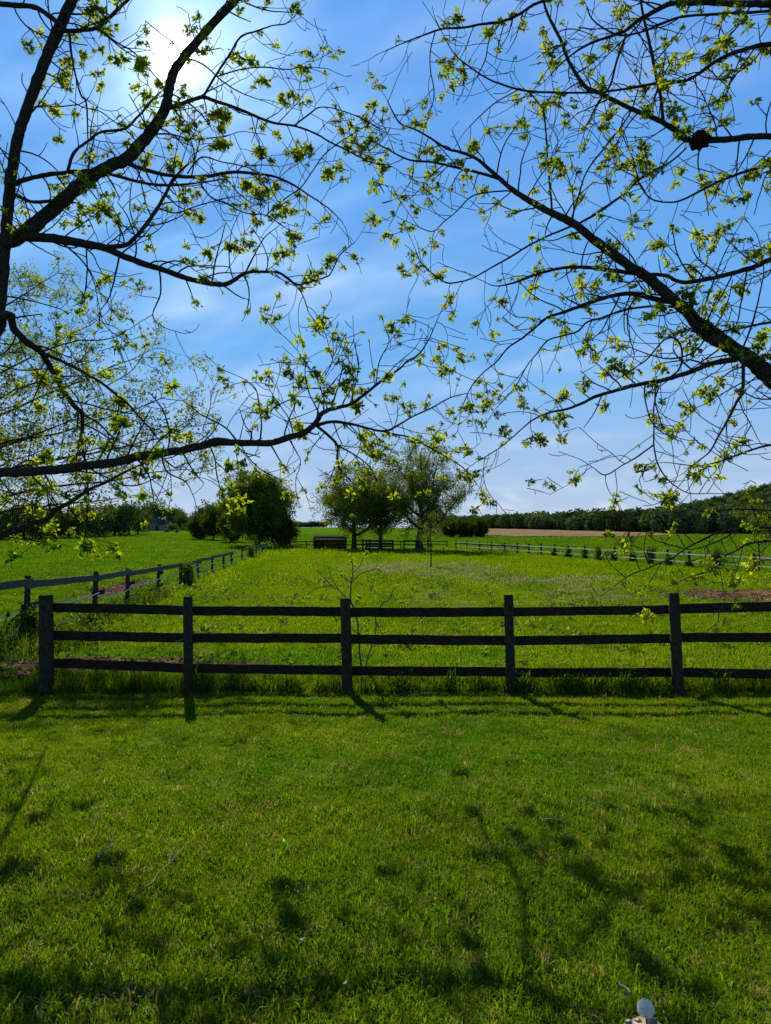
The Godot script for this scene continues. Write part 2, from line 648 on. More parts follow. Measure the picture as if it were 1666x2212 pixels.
# a broad-leaved tree: trunk and limbs reach for points spread through the crown's volume
func grow_tree(root: Node3D, o: Dictionary) -> void:
	var r := RandomNumberGenerator.new()
	r.seed = o.seed
	var hh: float = o.height
	var wide: float = o.radius
	var bole: float = o.bole
	var tr: float = o.trunk
	var squash: float = o.get("low", 1.0)
	var cy := (hh + bole * 0.75) * 0.5
	var ry := hh - cy
	var trunk := MB.new()
	var tp := PackedVector3Array()
	var trr := PackedFloat32Array()
	var lean := Vector3(r.randfn(), 0, r.randfn()) * 0.03 * hh
	var top := hh * float(o.get("leader", 0.72))
	for k in 10:
		var t := k / 9.0
		tp.append(Vector3(0, -0.15 + t * (top + 0.15), 0) + lean * t * t + Vector3(r.randfn(), 0, r.randfn()) * 0.015 * hh * t)
		trr.append(tr * (1.0 - 0.82 * t) * (1.35 if k == 0 else 1.0))
	trunk.tube(tp, trr, 9, 0.15, r)
	part("trunk", trunk.mesh(M.bark), root)
	# points to reach
	var targets := []
	var want: int = o.targets
	var nz := FastNoiseLite.new()
	nz.seed = o.seed
	nz.frequency = 1.0
	while targets.size() < want:
		var u := Vector3(r.randfn(), r.randfn(), r.randfn()).normalized()
		var rad := pow(r.randf(), float(o.get("fill", 0.45)))
		var bump := 1.0 + 0.6 * nz.get_noise_3d(u.x * 1.7, u.y * 1.7, u.z * 1.7)
		var p := Vector3(u.x * wide, u.y * ry * (squash if u.y < 0 else 1.0), u.z * wide) * rad * bump
		if u.y < -0.2:
			p *= Vector3(0.9, 1, 0.9)
		p.y += cy
		if p.y < bole * 0.55:
			continue
		targets.append(p)
	# limbs
	var limb_n: int = o.limbs
	var limbs := []
	for k in limb_n:
		var a := TAU * (k * 0.382) + r.randf() * 0.5
		var f := (k + 0.5) / limb_n
		var t := lerpf(bole / hh, top / hh * 0.92, f) * hh
		var from := tp[0].lerp(tp[9], clampf((t + 0.15) / (top + 0.15), 0, 1))
		var e := Vector3(cos(a) * wide * 0.72 * (1.0 - 0.45 * f), cy + ry * (-0.25 + 0.95 * f) + r.randfn() * 0.05 * hh, sin(a) * wide * 0.72 * (1.0 - 0.45 * f))
		var m2 := from.lerp(e, 0.5) + Vector3(r.randfn() * 0.05 * wide, -0.08 * hh, r.randfn() * 0.05 * wide)
		var pts := PackedVector3Array()
		var rr := PackedFloat32Array()
		var r0 := tr * lerpf(0.5, 0.28, f)
		for q in 8:
			pts.append(bez(from, m2, e, q / 7.0) + Vector3(r.randfn(), r.randfn(), r.randfn()) * 0.008 * hh * (q / 7.0))
			rr.append(r0 * (1.0 - 0.8 * q / 7.0))
		var mb := MB.new()
		mb.tube(pts, rr, 6)
		limbs.append([pts, mb, rr])
	# boughs from the nearest limb to each point
	var xf := []
	var cc := []
	var per: int = o.per
	var col: Color = o.color
	var col2: Color = o.color2
	for p in targets:
		var best := 1e9
		var bi := 0
		var bq := 0
		for li in limbs.size():
			for q in range(1, 8):
				var v: Vector3 = limbs[li][0][q]
				var dd: float = v.distance_squared_to(p) + (0.4 * wide if v.y > p.y else 0.0)
				if dd < best:
					best = dd
					bi = li
					bq = q
		var from: Vector3 = limbs[bi][0][bq]
		var m2 := from.lerp(p, 0.5) + Vector3(r.randfn(), r.randfn() - 0.5, r.randfn()) * 0.08 * from.distance_to(p)
		var pts := PackedVector3Array()
		var rr := PackedFloat32Array()
		var r0 := minf(limbs[bi][2][bq] * 0.6, tr * 0.13)
		for q in 5:
			pts.append(bez(from, m2, p, q / 4.0))
			rr.append(r0 * (1.0 - 0.85 * q / 4.0))
		limbs[bi][1].tube(pts, rr, 3)
		for q in per:
			var t := 1.0 - pow(r.randf(), 1.6) * 0.65
			var v := bez(from, m2, p, t) + Vector3(r.randfn(), r.randfn(), r.randfn()) * float(o.spread) * (0.5 + 0.5 * t)
			if v.y < bole * 0.45:
				continue
			var s := r.randf_range(0.6, 1.35)
			var b := Basis.from_euler(Vector3(r.randf() * TAU, r.randf() * TAU, r.randf() * TAU)).scaled(Vector3.ONE * s)
			xf.append(Transform3D(b, v))
			cc.append(col.lerp(col2, r.randf()))
	for l in limbs:
		part("limb", l[1].mesh(M.bark), root)
	var cr := scatter("crown", o.clump, xf, cc, root)
	cr.set_meta("kind", "stuff")

func build_mid_trees() -> void:
	var fine := clump_mesh(M.tree_leaf, 9, 0.42, 0.17, 0.085, 5)
	var dense := clump_mesh(M.tree_leaf, 12, 0.6, 0.24, 0.14, 6)
	var g1 := Color(0.07, 0.11, 0.014)
	var g2 := Color(0.17, 0.21, 0.028)
	var at := gpx(556, 1181)
	var t := thing("round_tree", at, "dense dark green tree with a single round crown at the end of the side fence", "tree", "trees round the paddock")
	grow_tree(t, {"seed": 21, "height": 9.9, "radius": 4.9, "bole": 0.9, "trunk": 0.42, "targets": 330, "limbs": 12, "per": 22, "spread": 0.36, "clump": dense, "color": Color(0.05, 0.085, 0.010), "color2": Color(0.155, 0.2, 0.022), "leader": 0.75, "low": 0.95, "fill": 0.38})
	at = gpx(765, 1187.5)
	t = thing("shade_tree", at, "leafy spreading tree right behind the dark open shed", "tree", "trees round the paddock")
	grow_tree(t, {"seed": 32, "height": 10.6, "radius": 4.9, "bole": 1.3, "trunk": 0.32, "targets": 300, "limbs": 11, "per": 17, "spread": 0.36, "clump": fine, "color": g1, "color2": g2, "leader": 0.7, "low": 0.85})
	at = gpx(822, 1187.0)
	t = thing("shade_tree", at, "slender tree standing between its two larger neighbours behind the dark board pen", "tree", "trees round the paddock")
	grow_tree(t, {"seed": 43, "height": 9.8, "radius": 3.4, "bole": 1.9, "trunk": 0.26, "targets": 190, "limbs": 8, "per": 19, "spread": 0.33, "clump": fine, "color": g1, "color2": g2, "leader": 0.75})
	at = gpx(906, 1189)
	t = thing("shade_tree", at, "largest tree of the clump, with thick forked limbs and a thin leafy crown", "tree", "trees round the paddock")
	grow_tree(t, {"seed": 54, "height": 12.6, "radius": 5.6, "bole": 1.6, "trunk": 0.42, "targets": 400, "limbs": 12, "per": 14, "spread": 0.36, "clump": fine, "color": g1, "color2": g2, "leader": 0.62, "low": 0.9, "fill": 0.5})
	# smaller trees near the round one, and the dark bushes by the brown field
	for q in [[430, 1166, 4.6, 2.1, 61, "short dark tree in the hedge beside the left field"], [462, 1167, 6.6, 2.4, 62, "taller hedge tree next to the round crowned tree"], [610, 1181, 4.2, 1.9, 63, "low leafy tree filling the gap right of the round crown"], [500, 1172, 5.0, 2.2, 64, "hedge tree half hidden behind the round crowned tree"]]:
		at = gpx(q[0], q[1])
		t = thing("hedge_tree", at, q[5], "tree", "small trees beside the round tree")
		grow_tree(t, {"seed": q[4], "height": q[2], "radius": q[3], "bole": 0.4, "trunk": 0.16, "targets": 70, "limbs": 7, "per": 16, "spread": 0.4, "clump": dense, "color": Color(0.028, 0.048, 0.010), "color2": Color(0.07, 0.105, 0.016), "low": 0.95})
	for q in [[975, 1161, 3.9, 2.3, 71, "rounded dark bush nearest the trunk of the largest tree"], [1008, 1161.5, 3.5, 2.4, 72, "middle of three dark bushes before the ploughed field"], [1036, 1161, 3.8, 2.0, 73, "outermost dark bush at the corner of the ploughed field"]]:
		at = gpx(q[0], q[1])
		t = thing("dark_bush", at, q[5], "bush", "dark bushes before the ploughed field")
		grow_tree(t, {"seed": q[4], "height": q[2], "radius": q[3], "bole": 0.15, "trunk": 0.12, "targets": 60, "limbs": 7, "per": 18, "spread": 0.36, "clump": dense, "color": Color(0.022, 0.036, 0.010), "color2": Color(0.05, 0.075, 0.014), "low": 1.0})

func far_tree(at: Vector3, proto: Node3D, called: String, label: String, group: String, s: Vector3, turn: float) -> void:
	var c := proto.duplicate()
	c.name = numbered(called)
	add_child(c)
	c.transform = Transform3D(Basis.from_euler(Vector3(0, turn, 0)).scaled(s), at)
	tag(c, label, "tree", group)

func build_far_trees() -> void:
	var big := clump_mesh(M.far_leaf, 14, 1.5, 0.6, 0.4, 15)
	var protos := []
	var kinds := [  # far greens are lightened, haze of distance put into the leaf colour
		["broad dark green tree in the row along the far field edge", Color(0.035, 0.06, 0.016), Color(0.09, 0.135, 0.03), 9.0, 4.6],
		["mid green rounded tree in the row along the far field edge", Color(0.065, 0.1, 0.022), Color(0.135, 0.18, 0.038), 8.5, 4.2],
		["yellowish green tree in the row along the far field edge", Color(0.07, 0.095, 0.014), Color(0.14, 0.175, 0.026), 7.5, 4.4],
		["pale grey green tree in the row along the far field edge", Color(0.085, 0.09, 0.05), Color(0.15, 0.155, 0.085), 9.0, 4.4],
	]
	var r := RandomNumberGenerator.new()
	r.seed = 909
	for k in kinds.size():
		var t := Node3D.new()
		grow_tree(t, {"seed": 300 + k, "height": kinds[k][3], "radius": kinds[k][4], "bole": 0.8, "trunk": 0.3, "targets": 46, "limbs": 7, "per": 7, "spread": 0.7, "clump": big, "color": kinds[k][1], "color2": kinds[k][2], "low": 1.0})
		protos.append(t)
	# conifer
	var pine := Node3D.new()
	var tm := MB.new()
	tm.tube(PackedVector3Array([Vector3(0, -0.2, 0), Vector3(0, 5, 0), Vector3(0, 13, 0)]), PackedFloat32Array([0.3, 0.2, 0.04]), 6)
	part("trunk", tm.mesh(M.bark), pine)
	var xf := []
	var cc := []
	for k in 230:
		var f := pow(r.randf(), 0.8)
		var y := 2.0 + 11.2 * (1.0 - f) * 1.0
		var rad := 0.3 + 2.9 * f * r.randf_range(0.35, 1.0)
		y = floorf(y / 1.1) * 1.1 + r.randf() * 0.45
		var a := r.randf() * TAU
		xf.append(Transform3D(Basis.from_euler(Vector3(r.randf() * 6, r.randf() * 6, 0)).scaled(Vector3.ONE * r.randf_range(0.5, 0.9)), Vector3(cos(a) * rad, y - rad * 0.12, sin(a) * rad)))
		cc.append(Color(0.016, 0.028, 0.012).lerp(Color(0.03, 0.045, 0.016), r.randf()))
	scatter("crown", big, xf, cc, pine).set_meta("kind", "stuff")
	# right: row along the edge of the ploughed field and the far meadow
	var edge := [[955, 1143], [1040, 1142], [1180, 1143.5], [1290, 1147], [1390, 1150.5], [1500, 1152], [1600, 1153], [1720, 1155]]
	var x := 950.0
	while x < 1715.0:
		var y := 1142.0
		for k in edge.size() - 1:
			if x >= edge[k][0] and x < edge[k + 1][0]:
				y = lerpf(edge[k][1], edge[k + 1][1], (x - edge[k][0]) / (edge[k + 1][0] - edge[k][0]))
		var at := gpx(x, y)
		var depth := -at.z
		var want := (24.0 if x < 1150 else 26.0) * depth / F * r.randf_range(0.55, 1.3)
		var k := r.randi() % 6
		if x > 1095 and x < 1150:
			k = 5
		elif k == 5:
			k = 0
		k = [0, 1, 2, 0, 1, 3][k]
		var s: float = want / kinds[k][3]
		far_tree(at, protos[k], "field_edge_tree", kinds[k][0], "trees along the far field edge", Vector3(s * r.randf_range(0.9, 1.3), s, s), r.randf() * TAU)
		x += want * 0.72 * F / depth * r.randf_range(0.7, 1.1)
	for q in [[1167, 1142.5, 34.0], [1385, 1150, 47.0], [1462, 1151, 44.0], [1340, 1148, 40.0]]:
		var at := gpx(q[0], q[1]) + Vector3(2, 0, -14)
		at.y = hgt(at.x, at.z)
		var s: float = q[2] * -at.z / F / 13.0
		far_tree(at, pine, "pine_tree", "dark layered pine rising above the far row of trees", "pines in the far row", Vector3(s, s, s), r.randf() * TAU)
	# the wood behind it on the rising hill
	var crown := MB.new()
	for k in 320:
		var u := Vector3(r.randfn(), r.randfn(), r.randfn()).normalized()
		var p := Vector3(u.x * 4.2, 5.0 + u.y * 4.6, u.z * 4.2) * Vector3(1, 1, 1) * (0.72 + 0.28 * r.randf())
		p.y = maxf(p.y, 0.3)
		var d := Vector3(r.randfn(), r.randfn(), r.randfn()).normalized()
		var s := d.cross(u + Vector3(0.01, 0.3, 0.02)).normalized()
		crown.col = Color(1, 1, 1) * r.randf_range(0.7, 1.25)
		crown.face([p - d * 0.75, p + s * 0.55, p + d * 0.75, p - s * 0.55])
	xf = []
	cc = []
	for k in 9000:
		var a := r.randf_range(0.06, 0.85)
		var depth := r.randf_range(200.0, 620.0)
		var xx := a * depth
		# keep behind the row
		var row := 1142.0 + clampf((CX + a * F - 1040.0) * 0.028, 0.0, 13.0)
		var edge_d := -gpx(minf(CX + a * F, 1900.0), row).z
		if depth < edge_d + 6.0 or depth > edge_d + 330.0:
			continue
		var p := ground(xx, -depth)
		var s := r.randf_range(0.42, 0.78)
		xf.append(Transform3D(Basis.from_euler(Vector3(0, r.randf() * TAU, 0)).scaled(Vector3(s, s * r.randf_range(0.8, 1.25), s)), p))
		cc.append([Color(0.036, 0.06, 0.018), Color(0.056, 0.09, 0.024), Color(0.09, 0.125, 0.036), Color(0.028, 0.044, 0.02)][r.randi() % 4] * r.randf_range(0.7, 1.5))  # wood greens lightened too, in place of distance haze
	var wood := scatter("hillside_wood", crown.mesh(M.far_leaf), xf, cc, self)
	tag(wood, "mixed green wood covering the hill behind the far row of trees", "wood", "", "stuff")
	# left: row beyond the left field
	var left := [[-60, 1168, 80], [-15, 1167, 66], [20, 1166, 74], [52, 1166, 80], [88, 1165, 70], [122, 1164, 78], [150, 1163, 62], [185, 1161, 74], [215, 1160, 66], [248, 1158, 78], [278, 1156, 68], [298, 1154, 55]]
	var lk := ["leafy tree with a deep crown in the row left of the stone house", "paler leafy tree in the row left of the stone house"]
	for q in left:
		var at := gpx(q[0], q[1])
		var k := r.randi() % 2
		var s: float = q[2] * -at.z / F / kinds[k][3]
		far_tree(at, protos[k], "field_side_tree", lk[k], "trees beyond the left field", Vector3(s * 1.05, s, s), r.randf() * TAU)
	# round the house
	for q in [[300, 1143, 60, 1], [345, 1143, 52, 0], [395, 1146, 36, 0], [408, 1144, 40, 1], [385, 1141.5, 34, 0], [362, 1142, 44, 1], [455, 1152, 72, 0], [470, 1150, 62, 1]]:
		var at := gpx(q[0], q[1])
		if q[3] == 1 or q[0] == 345:
			at += Vector3(0, 0, -18)
			at.y = hgt(at.x, at.z)
		var s: float = q[2] * -at.z / F / kinds[q[3]][3]
		far_tree(at, protos[q[3]], "house_tree", "tree standing close round the stone house" if q[0] < 440 else "tall tree behind the hedge beside the left field", "trees round the stone house", Vector3(s, s, s), r.randf() * TAU)
	for q in [[374, 1147.5, 18.0], [360, 1150, 9.0], [383, 1151, 7.0]]:
		var at := gpx(q[0], q[1])
		var s: float = q[2] * -at.z / F / 9.0
		far_tree(at, protos[1], "clipped_bush", "low green bush on the grass in front of the stone house", "bushes before the stone house", Vector3(s * 1.5, s, s * 1.5), r.randf())
	# far blue tree line in the gap
	for k in 16:
		var at := ground((560 + k * 9 - CX) / F * 620.0, -620.0 - r.randf() * 40)
		var s := r.randf_range(0.55, 0.8)
		far_tree(at, protos[0], "distant_tree", "small distant tree on the skyline between the round tree and the clump", "distant skyline trees", Vector3(s * 1.5, s, s), r.randf() * TAU)
	for p in protos:
		p.free()
	pine.free()

# ---------------------------------------------------------------- house and shed
func block(called: String, p: Vector3, s: Vector3, m: Material, parent: Node, turn := Vector3.ZERO) -> MeshInstance3D:
	var mb := MB.new()
	mb.box(Vector3.ZERO, s)
	return part(called, mb.mesh(m), parent, Transform3D(Basis.from_euler(turn), p))

func gable(called: String, x0: float, x1: float, z0: float, z1: float, y: float, rise: float, along_x: bool, m: Material, parent: Node) -> MeshInstance3D:
	var mb := MB.new()
	var e := 0.35
	x0 -= e; x1 += e; z0 -= e; z1 += e
	var a; var b; var c; var d; var r0; var r1
	a = Vector3(x0, y, z1); b = Vector3(x1, y, z1); c = Vector3(x1, y, z0); d = Vector3(x0, y, z0)
	if along_x:
		r0 = Vector3(x0, y + rise, (z0 + z1) / 2); r1 = Vector3(x1, y + rise, (z0 + z1) / 2)
		for f in [[a, r0, r1, b], [c, r1, r0, d], [d, r0, a], [b, r1, c], [a, b, c, d]]:
			mb.face(f)
	else:
		r0 = Vector3((x0 + x1) / 2, y + rise, z1); r1 = Vector3((x0 + x1) / 2, y + rise, z0)
		for f in [[d, r1, r0, a], [b, r0, r1, c], [a, r0, b], [c, r1, d], [a, b, c, d]]:
			mb.face(f)
	return part(called, mb.mesh(m), parent)

func build_house() -> void:
	var at := gpx(340, 1146.5)
	var h := thing("stone_house", at, "grey stone house with dark pitched roofs half hidden by trees", "house")
	block("wall", Vector3(0, 1.5, 0), Vector3(8.2, 3.4, 6.5), M.stone_wall, h)
	block("wall", Vector3(3.6, 1.2, 1.0), Vector3(4.0, 2.8, 5.0), M.stone_wall, h)
	var roof := gable("roof", -4.1, 4.1, -3.25, 3.25, 3.2, 2.4, true, M.slate, h)
	gable("roof", 1.6, 5.6, -1.5, 3.5, 2.6, 2.2, false, M.slate, h)
	block("chimney", Vector3(-2.4, 5.6, 0), Vector3(0.8, 1.6, 0.8), M.stone_wall, roof)
	for q in [[-2.6, 1.6, 3.26], [-0.6, 1.6, 3.26], [3.0, 1.4, 3.52], [4.4, 1.4, 3.52]]:
		var w := block("window", Vector3(q[0], q[1], q[2]), Vector3(0.95, 1.2, 0.08), M.white_tape, h)
		block("pane", Vector3(0, 0, 0.03), Vector3(0.75, 1.0, 0.06), M.window_pane, w)
	var w2 := block("door", Vector3(0.7, 0.9, 3.26), Vector3(0.95, 2.0, 0.08), M.shed_wood, h)
	block("handle", Vector3(0.35, 0, 0.06), Vector3(0.05, 0.15, 0.05), M.slate, w2)
	var at2 := gpx(398, 1145)
	var g := thing("farm_shed", at2, "low grey outbuilding behind the bushes beside the stone house", "outbuilding")
	block("wall", Vector3(0, 1.0, 0), Vector3(6.5, 2.2, 4), M.stone_wall, g)
	gable("roof", -3.25, 3.25, -2, 2, 2.1, 1.3, true, M.slate, g)
	block("window", Vector3(-1.2, 1.1, 2.02), Vector3(1.0, 0.8, 0.08), M.window_pane, g)
	block("door", Vector3(1.4, 0.9, 2.02), Vector3(1.2, 1.9, 0.08), M.shed_wood, g)

func wood_beam(called: String, a: Vector3, b: Vector3, h: float, t: float, m: Material, parent: Node3D, segs := 6, wob := 0.006) -> MeshInstance3D:
	var mb := MB.new()
	mb.col = Color(1, 1, 1) * rng.randf_range(0.8, 1.25)
	var l := a.distance_to(b)
	mb.beam(l, h, t, segs, wob, rng)
	var x := (b - a).normalized()
	var z := x.cross(Vector3.UP).normalized()
	if z.length() < 0.5:
		z = Vector3.BACK
	var y := z.cross(x)
	return part(called, mb.mesh(m), parent, Transform3D(Basis(x, y, z), a - parent.position))

func build_shed() -> void:
	var l := gpx(678, 1187.5)
	var r := gpx(747, 1187.5)
	var depth := -l.z - 0.2
	var w := r.x - l.x
	var at := Vector3((l.x + r.x) / 2, minf(l.y, r.y), -depth)
	var s := thing("run_in_shed", at, "small dark wooden shelter with an open front and flat sloping roof", "shed")
	var hf := 1.50
	var hb := 1.15
	var dp := 2.2
	var P := func(x: float, y: float, z: float) -> Vector3: return at + Vector3(x, y, z)
	for k in 8:
		var y := 0.09 + k * 0.15
		wood_beam("back_board", P.call(-w / 2, y, -dp), P.call(w / 2, y, -dp), 0.14, 0.025, M.shed_wood, s, 4)
		for q in [-1, 1]:
			wood_beam("side_board", P.call(q * (w / 2 - 0.02), y, -dp + 0.03), P.call(q * (w / 2 - 0.02), y, -0.05), 0.14, 0.025, M.shed_wood, s, 4)
	for q in [-1, 1]:
		wood_beam("corner_post", P.call(q * (w / 2 - 0.05), -0.1, 0), P.call(q * (w / 2 - 0.05), hf, 0), 0.13, 0.13, M.shed_wood, s, 4)
		wood_beam("corner_post", P.call(q * (w / 2 - 0.09), -0.1, -dp + 0.09), P.call(q * (w / 2 - 0.09), hb, -dp + 0.09), 0.11, 0.11, M.shed_wood, s, 4)
	wood_beam("header_beam", P.call(-w / 2, hf - 0.09, 0.085), P.call(w / 2, hf - 0.09, 0.085), 0.17, 0.035, M.fence_wood, s, 6)
	wood_beam("kick_board", P.call(-w / 2 + 0.15, 0.12, -dp + 0.25), P.call(w / 2 - 0.15, 0.12, -dp + 0.25), 0.25, 0.03, M.shed_wood, s, 6)
	var n := 7
	for k in n:
		var x := -w / 2 - 0.15 + (w + 0.3) * (k + 0.5) / n
		var mb := MB.new()
		mb.box(Vector3.ZERO, Vector3((w + 0.3) / n - 0.012, 0.035, dp + 0.55))
		part("roof_panel", mb.mesh(M.shed_wood), s, Transform3D(Basis.from_euler(Vector3(atan((hf - hb) / dp), 0, 0)), Vector3(x, (hf + hb) / 2 + 0.045, -dp / 2 + 0.05)))

# ---------------------------------------------------------------- fences
func post_mesh(h: float, r: float, m: Material, lean: Vector2, sides := 10) -> ArrayMesh:
	var mb := MB.new()
	mb.col = Color(1, 1, 1) * rng.randf_range(0.85, 1.2)
	var pts := PackedVector3Array()
	var rad := PackedFloat32Array()
	for k in 9:
		var t := k / 8.0
		pts.append(Vector3(lean.x * t, -0.2 + t * (h + 0.2), lean.y * t))
		rad.append(r * (1.08 - 0.1 * t) * (1.0 + rng.randf_range(-0.03, 0.03)))
	pts.append(Vector3(lean.x, h + 0.008, lean.y))
	rad.append(r * 0.86)
	mb.tube(pts, rad, sides, 0.10, rng)
	return mb.mesh(m)

func build_near_fence() -> void:
	var d0 := 9.54
	# base x, base y, top x, top y, width
	var posts := [[102, 1500, 101, 1287, 30], [408, 1499, 407, 1290, 20], [752, 1503, 746, 1294, 22], [1105, 1502, 1098, 1286, 20.5], [1466, 1503, 1455, 1282, 22.5], [1835, 1502, 1832, 1280, 21]]
	var at := ground_at(102, d0)
	var f := thing("board_fence", at, "dark weathered three rail board fence standing between the lawn and the paddock", "fence")
	for q in posts:
		var b := px(q[0], 1500, d0)
		b.y = hgt(b.x, b.z)
		var top := px(q[2], q[3], d0)
		var m := post_mesh(top.y - b.y, q[4] * 0.5 * d0 / F, M.post_wood, Vector2(top.x - b.x, 0.02))
		part("post", m, f, Transform3D(Basis(), b - at))
	# rails: x0, y0 top and bottom, x1, y1 top and bottom
	var rails := [
		[112, 1302, 1322, 412, 1308.5, 1328.5], [112, 1362, 1382.5, 412, 1368, 1388.5], [114, 1422, 1442, 412, 1433.5, 1453.5],
		[410, 1309, 1329, 750, 1311.5, 1331.5], [410, 1368, 1388.5, 750, 1369, 1388.5], [411, 1434, 1454, 752, 1437.5, 1457.5],
		[748, 1312, 1333, 1102, 1312.5, 1332], [748, 1370, 1391, 1103, 1374, 1394], [750, 1439, 1459, 1104, 1441, 1461],
		[1100, 1313, 1332, 1458, 1307, 1326], [1101, 1374.6, 1394, 1461, 1368.6, 1389], [1102, 1443, 1463.6, 1464, 1443, 1462],
		[1456, 1304.6, 1325.6, 1834, 1296, 1317], [1459, 1367, 1387, 1834, 1367, 1387], [1463, 1442, 1462, 1834, 1449, 1469],
		[1832, 1296, 1317, 2150, 1296, 1317], [1832, 1367, 1387, 2150, 1367, 1387], [1832, 1449, 1469, 2150, 1449, 1469]]
	var k := 0
	for q in rails:
		var dd := d0 + 0.095 + 0.022 * ((k / 3) % 2)
		var a := px(q[0], (q[1] + q[2]) * 0.5, dd)
		var b := px(q[3], (q[4] + q[5]) * 0.5, dd)
		wood_beam("rail", a, b, (q[2] - q[1] + q[5] - q[4]) * 0.5 * dd / F, 0.022, M.fence_wood, f, 14, 0.007)
		k += 1
	# a bit of pale cord hanging at the second post
	var cord := MB.new()
	cord.col = Color(0.7, 0.8, 0.85)
	var pts := PackedVector3Array()
	var rr := PackedFloat32Array()
	for c in [[405, 1372], [396, 1381], [383, 1385], [376, 1390], [384, 1396], [393, 1407], [398, 1413]]:
		pts.append(px(c[0], c[1], d0 + 0.06) - at)
		rr.append(0.0035)
	cord.tube(pts, rr, 4)
	part("cord", cord.mesh(M.white_tape), f)

func strip(a: Vector3, b: Vector3, sag: float, h: float, col: Color) -> MB:
	var mb := MB.new()
	mb.col = col
	var n := 8
	var last := a
	for k in range(1, n + 1):
		var t := float(k) / n
		var p := a.lerp(b, t) - Vector3(0, sag * 4.0 * t * (1.0 - t), 0)
		var u := Vector3(0, h * 0.5, 0)
		var w := (b - a).cross(Vector3.UP).normalized() * 0.004
		mb.face([last - u + w, last + u + w, p + u + w, p - u + w])
		mb.face([p - u - w, p + u - w, last + u - w, last - u - w])
		last = p
	return mb

